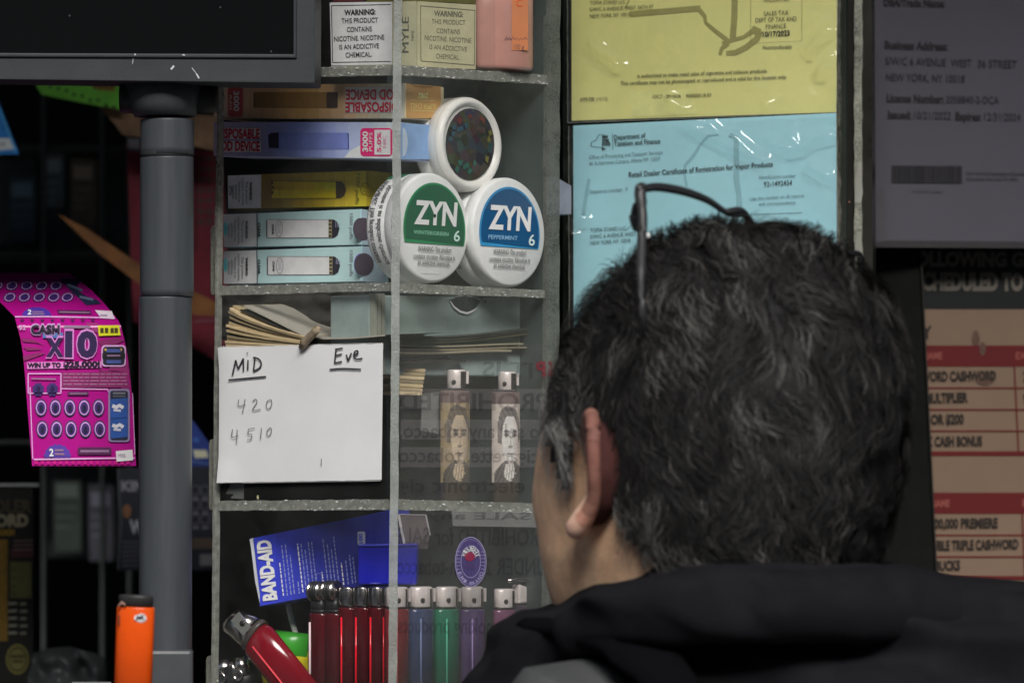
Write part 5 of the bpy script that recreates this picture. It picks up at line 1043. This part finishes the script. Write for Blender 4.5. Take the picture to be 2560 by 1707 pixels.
# licence: white paper, its shade put into a grey colour
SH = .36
LICENCE_SHADE = (60, 58, 65)
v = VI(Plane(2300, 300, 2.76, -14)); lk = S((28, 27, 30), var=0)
def d3(m, v):
    for t, x0, y0, x1, y1, h, b in (('DBA/Trade Name:', 357, 36, 726, 45, 42, .04), ('Business Address:', 363, 294, 742, 304, 44, .04), ('S/W/C 6 AVENUE', 367, 392, 732, 402, 45, .0), ('WEST', 764, 404, 886, 407, 45, 0), ('36 STREET', 925, 408, 1160, 413, 45, 0), ('NEW YORK, NY 10018', 372, 490, 845, 501, 45, 0),
        ('License Number:', 375, 614, 718, 622, 44, .04), ('2058840-2-DCA', 733, 622, 1052, 628, 42, 0), ('Issued:', 382, 714, 522, 717, 44, .04), ('10/21/2022', 540, 718, 762, 722, 44, 0), ('Expires:', 790, 724, 943, 728, 44, .04), ('12/31/2024', 965, 727, 1182, 731, 44, 0)): m.text(v, t, x0, y0, x1, y1, h, lk, .0008, b)
    m.poly(v, [(404, 999), (832, 1006), (832, 1109), (404, 1101)], S((40, 39, 43), var=0), .0006); x = 408; random.seed(11)
    while x < 826: d = random.choice((3, 5, 8)); m.poly(v, [(x, 1000), (x + d, 1000), (x + d, 1104), (x, 1104)], S((22, 21, 24), var=0), .0009); x += d + random.choice((2, 3, 5))
    lm = S((44, 43, 47), var=0); m.text(v, 'New York City Department of Consumer', 855, 1054, 1222, 1058, 20, lm, .0008, .02); m.text(v, '42 Broadway, New York, NY 10004', 855, 1088, 1162, 1090, 20, lm, .0008, .02); m.text(v, '1024-2022-48867', 530, 1162, 720, 1164, 17, S((52, 51, 56), var=0), .0008)
cert('grey_licence', 'licence sheet with a barcode, its shade painted as lilac-grey, hanging above the red and tan poster', 'licence', v, [(292, -420), (1700, -420), (1700, 1480), (296, 1462)], S(LICENCE_SHADE, var=.06, scale=10), None, d3, P(2330, 620, 2.76))
for nm in (1,):
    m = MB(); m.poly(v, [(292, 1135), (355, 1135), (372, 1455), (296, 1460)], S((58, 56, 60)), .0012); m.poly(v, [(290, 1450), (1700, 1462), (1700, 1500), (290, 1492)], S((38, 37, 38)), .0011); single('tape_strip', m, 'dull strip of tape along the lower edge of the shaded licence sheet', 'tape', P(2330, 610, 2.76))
# poster
KP = .9
v = VJ(Plane(2400, 950, 2.80, -8)); TAN2 = M((130, 108, 90), k=KP, var=.08, scale=14); RB = M((98, 19, 21), k=KP, var=.06, scale=30); CI = M((40, 32, 28), k=KP, var=0)
def d4(m, v):
    m.rect(v, 200, 60, 1400, 388, M((16, 22, 21), k=KP, var=.1)); PT = M((106, 100, 92), k=KP, var=0)
    m.text(v, 'FOLLOWING GAMES ARE', 362, 198, 1200, 204, 57, PT, .0008, .06); m.text(v, 'SCHEDULED TO EXPIRE', 396, 302, 1082, 306, 70, PT, .0008, .06)
    m.text(v, 'FEBRUARY', 208, 515, 468, 515, 52, CI, .0008, .03)
    for y0, y1 in ((546, 638), (1186, 1278)): m.rect(v, 200, y0, 1400, y1, RB, .0004)
    PN = M((150, 80, 72), k=KP, var=0); m.text(v, 'GAME NAME', 340, 608, 514, 606, 30, PN, .0008, .03); m.text(v, 'EXPIRES', 834, 606, 960, 606, 30, PN, .0008, .03); m.text(v, 'GAME NAME', 376, 1250, 546, 1248, 30, PN, .0008, .03); m.text(v, 'EXPIRES', 862, 1246, 990, 1246, 30, PN, .0008, .03)
    for y in (728, 822, 915, 1368, 1462): m.rect(v, 200, y, 1400, y + 7, RB, .0005)
    m.rect(v, 200, 1006, 1400, 1026, RB, .0005); m.rect(v, 200, 1548, 1400, 1568, RB, .0005)
    for xa, ya, xb, yb in ((828, 638, 846, 1008), (862, 1278, 874, 1560)): m.stroke(v, [(xa, ya), (xb, yb)], 7, RB, .0006)
    for t, x0, y0, x1, y1 in (('FIVE-WORD CASHWORD', 352, 702, 748, 698), ('10X MULTIPLIER', 376, 798, 626, 792), ('$100 OR $200', 376, 890, 608, 886), ('50X CASH BONUS', 414, 985, 688, 982), ('$500,000 PREMIERE', 440, 1342, 756, 1338), ('DOUBLE TRIPLE CASHWORD', 424, 1438, 846, 1430), ('BIG BUCKS', 420, 1525, 592, 1522)): m.text(v, t, x0, y0, x1, y1, 40, CI, .0008, .045)
    for x, y, t in ((866, 700, '2/14'), (866, 796, '9/30'), (880, 1340, '6/1')): m.text(v, t, x, y, x + 80, y, 40, CI, .0008, .04)
    for p in ((660, 520, 18, 40), (700, 690, 44, 30), (690, 560, 14, 30)): m.ell(v, p[0], p[1], p[2], p[3], M((98, 74, 62), k=KP, var=.3, scale=200), .0003 if p[1] < 545 else .0007, n=14)
cert('price_poster', 'tan and red table poster with a dark heading behind the man at the right edge', 'poster', v, [(200, 60), (1400, 60), (1400, 1900), (200, 1900)], TAN2, None, d4, P(2420, 1640, 2.80))
# ================================================================ the man
YH = 2.22; HC = P(1640 / .91875, 1040 / .91875, YH)
HY = R(33); Lx = Vector((-math.cos(HY), -math.sin(HY), 0)); Fx = Vector((-math.sin(HY), math.cos(HY), 0)); Ux = Vector((0, 0, 1))
def hp(x, y, z): return HC + Lx * x + Fx * y + Ux * z
def lerp_tab(tab, z):
    for a, b in zip(tab, tab[1:]):
        if a[0] >= z >= b[0]:
            t = (a[0] - z) / (a[0] - b[0]); t = t * t * (3 - 2 * t) if False else t
            return [p + (q - p) * t for p, q in zip(a[1:], b[1:])]
    return tab[-1][1:] if z < tab[-1][0] else tab[0][1:]
#        z      front   back   half-width
HEAD = [(.1055, -.014, -.026, .007), (.1042, .0, -.042, .020), (.0995, .015, -.058, .033), (.0915, .031, -.072, .0445), (.080, .046, -.083, .054), (.065, .061, -.093, .063), (.048, .074, -.100, .0695), (.030, .084, -.102, .0735),
        (.010, .089, -.099, .0745), (-.010, .088, -.096, .0735), (-.030, .088, -.089, .0725), (-.050, .087, -.078, .070), (-.070, .085, -.070, .064), (-.088, .083, -.066, .056), (-.102, .079, -.064, .050), (-.110, .070, -.064, .049),
        (-.116, .036, -.065, .050), (-.125, .022, -.067, .052), (-.150, .014, -.073, .056), (-.175, .010, -.082, .064), (-.195, .012, -.092, .082), (-.215, .03, -.105, .13), (-.235, .05, -.115, .17), (-.30, .075, -.125, .185), (-.42, .08, -.12, .16), (-.60, .08, -.12, .15), (-.72, .08, -.13, .165)]
SKIN = M((222, 160, 130), rough=.5, var=.2, scale=75, bump=.5, bscale=1100, spec=.4); EAR_SHADE = M((62, 37, 35), rough=.7, spec=.15, var=.25, scale=120)  # shade on the back of the ear is painted into its own tone
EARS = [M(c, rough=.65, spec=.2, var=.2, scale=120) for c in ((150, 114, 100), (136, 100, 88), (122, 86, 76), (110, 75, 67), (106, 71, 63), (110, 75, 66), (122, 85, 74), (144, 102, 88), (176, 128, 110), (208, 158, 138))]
for mt in [SKIN] + EARS[8:]:
    b = mt.node_tree.nodes['Principled BSDF']; b.inputs['Subsurface Weight'].default_value = .25; b.inputs['Subsurface Radius'].default_value = (.012, .004, .002); b.inputs['Subsurface Scale'].default_value = .5
def smooth(a, b, x): t = max(0, min(1, (x - a) / (b - a))); return t * t * (3 - 2 * t)
def head_pt(z, th):
    f, bk, w_ = lerp_tab(HEAD, z); yc, hy = (f + bk) / 2, (f - bk) / 2
    c, s = math.cos(th), math.sin(th); e = 2 / (2.2 + (.8 * smooth(.03, -.01, z) if s > 0 else 0))
    x = w_ * math.copysign(abs(c) ** e, c); y = yc + hy * math.copysign(abs(s) ** e, s)
    fr = max(0, s)
    g = lambda a, b_, sa, sb: math.exp(-((th - math.pi / 2 - a) / sa) ** 2 - ((z - b_) / sb) ** 2)
    d = .020 * g(0, -.034, .13, .012) + .012 * g(0, -.014, .10, .016) - .007 * (g(.38, .0, .17, .010) + g(-.38, .0, .17, .010)) + .005 * g(0, .022, .6, .008) + .004 * g(0, -.064, .25, .004) + .004 * g(0, -.073, .22, .004) + .006 * g(0, -.098, .3, .012) + .003 * (g(.7, -.022, .25, .015) + g(-.7, -.022, .25, .015)) - .002 * g(0, -.068, .3, .0025)
    n = Vector((x / max(w_, .01), (y - yc) / max(hy, .01), 0)).normalized() if abs(x) + abs(y - yc) > 1e-6 else Vector((0, 1, 0))
    return Vector((x + n.x * d, y + n.y * d, z))
T = Thing('person', 'man in a black jacket seen from behind with glasses pushed up on short greying hair', 'person', Vector((HC.x + .02, HC.y, 0)))
PERSON = T
zs = []; z = .1055
while z > -.125: zs.append(z); z -= .0009 if z > .094 else .0035
zs += [-.13, -.14, -.15, -.162, -.175, -.185, -.195, -.205, -.215, -.225, -.235, -.26, -.3, -.36, -.42, -.5, -.6, -.72]
m = MB(); m.loft([[hp(*head_pt(z, 2 * math.pi * k / 96)) for k in range(96)] for z in zs], SKIN)
# ears belong to the same body mesh
for sg in (1, -1):
    def ear(a, b, o): return hp(sg * (.0715 + o * .9), -.008 - a * .84, -.0095 + b * .84)
    path = [(-.010, .006, .001), (-.009, .018, .004), (-.002, .028, .008), (.009, .0325, .013), (.019, .027, .018), (.0235, .014, .0205), (.0225, -.001, .0195), (.0175, -.014, .0165), (.009, -.0235, .0150), (-.002, -.031, .0140), (-.010, -.031, .010), (-.012, -.023, .005), (-.010, -.014, .001)]
    rs = [.003, .0036, .004, .0042, .0044, .0042, .0040, .0040, .0050, .0068, .0066, .0048, .003]
    pp, rr = [], []
    for i in range(len(path) - 1):
        p0, p1, p2, p3 = [path[max(0, min(len(path) - 1, i + k))] for k in (-1, 0, 1, 2)]
        for k in range(5):
            t = k / 5; pp.append(ear(*[.5 * (2 * p1[d] + (p2[d] - p0[d]) * t + (2 * p0[d] - 5 * p1[d] + 4 * p2[d] - p3[d]) * t * t + (3 * p1[d] - p0[d] - 3 * p2[d] + p3[d]) * t ** 3) for d in range(3)])); rr.append(rs[i] + (rs[i + 1] - rs[i]) * t)
    pp.append(ear(*path[-1])); rr.append(rs[-1]); cuts = [0, 6, 12, 18, 24, 29, 33, 36, 39, 42, len(pp) - 1]
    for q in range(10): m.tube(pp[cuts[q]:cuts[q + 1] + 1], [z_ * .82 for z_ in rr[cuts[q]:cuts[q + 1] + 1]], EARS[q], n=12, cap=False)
    cen = [ear(.003, -.002, .001), ear(.004, -.002, .006)]
    mid = [q * .45 + cen[1] * .55 for q in pp]
    m.add(pp + mid + [cen[1]], [(i, i + 1, len(pp) + i + 1, len(pp) + i) for i in range(len(pp) - 1)] + [(len(pp) + i, len(pp) + i + 1, 2 * len(pp)) for i in range(len(pp) - 1)], EAR_SHADE, True)
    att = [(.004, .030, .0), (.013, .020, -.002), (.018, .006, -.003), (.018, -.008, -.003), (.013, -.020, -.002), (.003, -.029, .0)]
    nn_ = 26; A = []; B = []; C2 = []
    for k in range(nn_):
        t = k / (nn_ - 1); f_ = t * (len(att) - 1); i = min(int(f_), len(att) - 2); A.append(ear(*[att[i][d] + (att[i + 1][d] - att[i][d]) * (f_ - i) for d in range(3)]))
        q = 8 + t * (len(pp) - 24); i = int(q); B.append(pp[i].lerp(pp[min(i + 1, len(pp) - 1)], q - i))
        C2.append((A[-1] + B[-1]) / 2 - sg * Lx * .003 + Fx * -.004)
    m.loft([A, C2, B], EAR_SHADE, cap=False, closed=False)
T.part('body', m)
for sg in (1, -1):
    c = hp(sg * .031, .079, .0); m = MB(); m.disc_stack(c, Fx, [(-.012, .0), (-.0115, .004), (-.008, .009), (0, .012), (.008, .009), (.0105, .0055), (.0118, .0)], M((200, 196, 190), rough=.15), 24); m.disc_stack(c + Fx * .0107, Fx, [(0, .0055), (.001, .004), (.0013, 0)], M((60, 40, 30), rough=.1), 18); T.part('eye', m)

# ---- hair: a dark under-layer and many short wavy strands
def hairy(p):
    x, y, z = p; ax = abs(x)
    if z > .066: return y < .056
    if ax < .045 and y > 0: return z > .064
    if z > .045: return y < .046
    if z > .016: return y < .046
    if y > -.024: return (-.018 < z <= .016 and .006 < y < .030 + z * .5) or (z > .010 and y < .042)
    if y > -.046: return z > -.036 - (abs(y) - .024) * 1.05
    return z > -.092
HDK = [M(c, rough=.6, var=.1, spec=.2) for c in ((24, 24, 24), (33, 32, 31), (17, 17, 19), (42, 40, 39))]
HTP = [M(c, rough=.45, var=.1) for c in ((118, 116, 113), (148, 145, 142), (96, 94, 92))]
HGR = [M(c, rough=.55, var=.1, spec=.25) for c in ((74, 72, 70), (92, 90, 87), (60, 59, 57))]
m = MB(); N = 120; zz = [.1055 - .0025 * i for i in range(83)]; g = {}
for j, z in enumerate(zz):
    for i in range(N):
        p = head_pt(z, 2 * math.pi * i / N); 
        if hairy(p):
            cn = Vector((p.x, p.y + .005, p.z * .9)).normalized(); q = p + cn * (.0045 + .002 * noise.noise(p * 60)); g[(j, i)] = hp(*q)
idx = {k: n_ for n_, k in enumerate(g)}; fs = []
for (j, i) in g:
    q = [(j, i), (j, (i + 1) % N), (j + 1, (i + 1) % N), (j + 1, i)]
    if all(k in idx for k in q): fs.append(tuple(idx[k] for k in q))
m.add(list(g.values()), fs, M((30, 29, 30), rough=.7, var=.3, scale=160, bump=.6, bscale=500), True)
random.seed(21); cnt = 0
while cnt < 26000:
    z = random.uniform(-.092, .1055); th = random.uniform(0, 2 * math.pi)
    if random.random() > lerp_tab(HEAD, z)[2] / .075 and z < .1: continue
    p = head_pt(z, th)
    if not hairy(p): continue
    cnt += 1
    nrm = Vector((p.x / .0056, (p.y + .005) / .0095, max(-.1, p.z) / .0124 * (1 if p.z > 0 else .25))).normalized()
    top = smooth(.03, .095, p.z); side_ = smooth(.035, .065, abs(p.x)) * (1 - top)
    d = Vector((0, -1, 0)) * (.35 + .65 * top) + Vector((0, 0, -1)) * (1.1 - .9 * top) + Vector((.35 * (1 if p.x > 0 else -1) * top, 0, 0))
    lock = noise.noise_vector(p * 40); fine = noise.noise_vector(p * 130)
    d += lock * (1.25 + .2 * top) + fine * .3
    d = (d - nrm * d.dot(nrm)).normalized(); sd = nrm.cross(d)
    ln = (.014 + .008 * top) * random.uniform(.6, 1.25)
    if p.z < -.03: ln *= .75
    lift = (.003 + .0040 * top + .0025 * lock.x) * random.uniform(.5, 1.3); wv = random.uniform(.0016, .0038); ph = lock.y * 9 + random.uniform(-.6, .6)
    grey = smooth(-.03, .004, p.y) * smooth(.06, .01, p.z) * .9 + .03 + .5 * smooth(.08, .5, noise.noise(Vector((p.x * 70, p.y * 70, p.z * 26 + 5)))) * smooth(-.09, -.02, p.z)
    if p.y > -.045 and p.z < -.02: grey += .35
    tmp = smooth(-.004, .012, p.y) * smooth(.052, .03, p.z)
    mat = random.choice(HTP) if random.random() < tmp * .75 else random.choice(HGR) if random.random() < grey else random.choice(HDK)
    wd = random.uniform(.00014, .00028); L_, Q_ = [], []
    for k in range(6):
        t = k / 5; c = p + nrm * (.0035 + lift * math.sin(min(1, t * 1.15) * 2.2)) + d * ln * t + sd * wv * math.sin(ph + t * 5.2) * t
        w2 = wd * (1 - .65 * t); side3 = (sd + nrm * .4 * math.sin(ph + t * 3)).normalized()
        L_.append(hp(*(c - side3 * w2))); Q_.append(hp(*(c + side3 * w2)))
    m.add(L_ + Q_, [(k, k + 1, 7 + k - 0, 6 + k) for k in range(5)], mat, True)
T.part('hair', m)

# ---- jacket
JK = M((21, 21, 24), rough=.9, var=.3, scale=40, bump=.6, bscale=1400, spec=.12); JK2 = M((8, 8, 10), rough=.95, var=.2, scale=30, bump=.3, bscale=700, spec=.04); GREYF = M((58, 60, 60), rough=.7, var=.15, scale=40, bump=.35, bscale=900)
SD = .91875
TAB = [(1284, 1478, 2060, 2.222, .090), (1298, 1420, 2110, 2.224, .094), (1318, 1372, 2200, 2.228, .097), (1340, 1330, 2330, 2.232, .100), (1365, 1290, 2440, 2.236, .103), (1400, 1245, 2530, 2.24, .106), (1450, 1180, 2620, 2.24, .11), (1500, 1112, 2690, 2.24, .112),
       (1568, 1035, 2750, 2.24, .118), (1700, 975, 2800, 2.24, .125), (1900, 960, 2820, 2.24, .13), (2300, 1010, 2780, 2.24, .135), (3000, 1060, 2720, 2.24, .135), (3900, 1060, 2720, 2.24, .14), (4300, 1080, 2700, 2.24, .14)]
def jring(py, n=140):
    l, r, yc, ry = lerp_tab([(-a[0],) + a[1:] for a in TAB], -py)
    a, b = P(l / SD, py / SD, yc), P(r / SD, py / SD, yc); c = (a + b) / 2; rx = (b - a).length / 2; out = []
    for k in range(n):
        t = 2 * math.pi * k / n; co, si = math.cos(t), math.sin(t); e = 2 / 2.4
        p = c + Vector((rx * math.copysign(abs(co) ** e, co), -ry * math.copysign(abs(si) ** e, si), 0))
        # the collar drops towards the throat on the left
        if py < 1420: p.z -= .020 * (1 - smooth(HC.x - .092, HC.x - .056, p.x)) * (1 - smooth(1340, 1420, py)) + .03 * smooth(2.25, 2.31, p.y) * (1 - smooth(1330, 1420, py))
        nn = Vector((co, -si, .3)).normalized(); q = p * 1.0
        wr = .012 * noise.noise(Vector((q.x * 9 + q.z * 7, q.y * 8, q.z * 16 - q.x * 6))) + .005 * noise.noise(Vector((q.x * 22 - q.z * 16, q.y * 18, q.z * 34 + q.x * 14)))
        wr += .006 * noise.noise(Vector((q.x * 36, q.y * 30, q.z * 52))) + .008 * math.exp(-((p.z - (HC.z - .070) + .16 * abs(p.x - HC.x - .02)) / .007) ** 2) - .006 * math.exp(-((p.z - (HC.z - .085) + .2 * abs(p.x - HC.x - .02)) / .008) ** 2)
        out.append(p + nn * wr)
    return out
m = MB(); ys = list(range(1284, 1420, 4)) + list(range(1420, 1700, 7)) + list(range(1700, 2400, 40)) + list(range(2400, 4301, 150))
top = jring(1284); ct = sum(top, Vector()) / len(top)
m.loft([[ct + (p - ct) * .72 + Vector((0, 0, -.03)) for p in top], [ct + (p - ct) * .9 + Vector((0, 0, -.004)) for p in top]] + [jring(y) for y in ys], JK, cap=True); jacket = T.part('jacket', m)
def limb(pts, rs, mat, nm, flat=1., amp=.005, parent=None, side=Vector((1, 0, 0))):
    P2, R2 = [], []
    for i in range(len(pts) - 1):
        for k in range(14): t = k / 14; P2.append(pts[i].lerp(pts[i + 1], t)); R2.append(rs[i] + (rs[i + 1] - rs[i]) * t)
    P2.append(pts[-1]); R2.append(rs[-1]); m = MB(); m.tube(P2, R2, mat, n=40, flat=flat, side=side)
    for i, v_ in enumerate(m.v): m.v[i] = v_ + Vector((1, .6, .3)) * amp * (noise.noise(Vector((v_.x * 14, v_.y * 14, v_.z * 30))) + .55 * noise.noise(Vector((v_.x * 38 + v_.z * 30, v_.y * 30, v_.z * 46))))
    return T.part(nm, m, parent=parent)
D = lambda x, y, Y: P(x / SD, y / SD, Y)
limb([D(1400, 1555, 2.15), D(1320, 1650, 2.145), D(1180, 2100, 2.17), D(1110, 2900, 2.22), D(1180, 3600, 2.36)], [.014, .036, .058, .052, .045], GREYF, 'sleeve', amp=.006, parent=jacket)
limb([D(2600, 1460, 2.22), D(2680, 1640, 2.225), D(2720, 2100, 2.23), D(2750, 2900, 2.26), D(2640, 3600, 2.36)], [.03, .058, .062, .052, .045], JK, 'sleeve', amp=.006, parent=jacket)
limb([D(1245, 1510, 2.19), D(1320, 1456, 2.15), D(1440, 1410, 2.125), D(1600, 1392, 2.112), D(1800, 1388, 2.115), D(2000, 1394, 2.135), D(2180, 1408, 2.16), D(2420, 1420, 2.185), D(2650, 1520, 2.22)], [.006, .012, .016, .018, .018, .018, .017, .014, .008], JK, 'hood_roll', flat=.85, amp=.012, parent=jacket, side=Ux)
m = MB(); seam = [D(x, y, Y) for x, y, Y in ((1240, 1440, 2.205), (1330, 1452, 2.155), (1430, 1478, 2.128), (1510, 1530, 2.118), (1570, 1620, 2.11), (1600, 1800, 2.105))]
m.tube([seam[i].lerp(seam[i + 1], k / 6) for i in range(5) for k in range(6)], .013, JK2, n=14, flat=.45, side=Vector((1, 0, 0))); T.part('shoulder_strap', m)
# legs in dark trousers, standing at the counter
TR = M((40, 42, 50), rough=.8, var=.2, bump=.3)
m = MB()
for sx in (-.095, .095):
    x = HC.x + .04 + sx; m.tube([Vector((x, 2.24, z)) for z in (.80, .70, .5, .3, .1, .05)], [.105, .098, .082, .068, .062, .062], TR, n=24, side=Vector((1, 0, 0)))
m.tube([Vector((HC.x + .04, 2.24, z)) for z in (.95, .85, .74)], [.16, .17, .15], TR, n=30, flat=.75, side=Vector((1, 0, 0))); T.part('trousers', m)
for sx in (-.095, .095):
    m = MB(); x = HC.x + .04 + sx; m.tube([Vector((x, y, .045)) for y in (2.13, 2.16, 2.26, 2.34, 2.40)], [.02, .04, .045, .044, .022], M((30, 30, 30)), n=20, flat=1, side=Vector((1, 0, 0)))
    T.part('shoe', m)

# ---- glasses pushed up on the hair
G = Thing('eyeglasses', 'thin dark-rimmed eyeglasses pushed up on top of the man\'s head', 'glasses', D(1560, 520, 2.19)); GM = M((30, 30, 32), rough=.3, spec=.5); GT = M((44, 44, 45), rough=.4, spec=.4)
def curve(pts, n=8):
    out = []
    for i in range(len(pts) - 1):
        p0, p1, p2, p3 = [pts[max(0, min(len(pts) - 1, i + k))] for k in (-1, 0, 1, 2)]
        for k in range(n): t = k / n; out.append(.5 * (2 * p1 + (p2 - p0) * t + (2 * p0 - 5 * p1 + 4 * p2 - p3) * t * t + (3 * p1 - p0 - 3 * p2 + p3) * t ** 3))
    return out + [pts[-1]]
yy = lambda x, e=0: 2.165 + (x - 1480) * .000138 + e
for k, ox in enumerate((0, 262)):
    pts = [(1470, 436, 0), (1510, 430, 0), (1570, 440, 0), (1625, 460, 0), (1672, 490, 0), (1715, 500, .004), (1700, 560, .03), (1620, 600, .045), (1540, 590, .045), (1480, 545, .03), (1462, 500, .01), (1470, 436, 0)]
    P3 = curve([D(x + ox, y + (88 if k else 0), yy(x + ox, e + (.03 if k else 0))) for x, y, e in pts]); m = MB(); m.tube(P3, [.0018 + .0004 * math.sin(i * .13) for i in range(len(P3))], GM, n=10); G.part('rim', m)
    m = MB(); c = sum(P3, Vector()) / len(P3); m.add(P3 + [c], [(i, i + 1, len(P3)) for i in range(len(P3) - 1)], clear('lens_glass', haze=.004, refl=.5), True); G.part('lens', m)
m = MB(); m.tube(curve([D(1668, 488, yy(1668)), D(1700, 484, yy(1700)), D(1720, 505, yy(1720) + .01), D(1740, 540, yy(1740) + .03)]), .0018, GM, n=10); G.part('bridge', m)
m = MB(); m.tube(curve([D(1476, 432, 2.163), D(1470, 440, 2.160), D(1476, 500, 2.156), D(1474, 560, 2.150), D(1472, 640, 2.140), D(1475, 720, 2.133), D(1478, 795, 2.150)], 6), [.0028] * 10 + [.0023] * 14 + [.0017] * 13, GT, n=12, flat=1); G.part('temple_arm', m)
m = MB(); m.tube(curve([D(1462, 470, 2.165), D(1457, 495, 2.168), D(1466, 525, 2.170), D(1484, 540, 2.170)]), [.0018] * 8 + [.0026] * 9 + [.0014] * 8, GM, n=10); m.disc_stack(D(1487, 541, 2.158), Vector((0, -1, 0)), [(0, .0013), (.001, .0013), (.001, 0)], M((200, 200, 196), rough=.2), 12); G.part('hinge', m)
m = MB(); m.tube(curve([D(1975, 590, 2.265), D(1985, 700, 2.25), D(1990, 800, 2.23)]), .0013, GM, n=10); G.part('temple_arm', m)
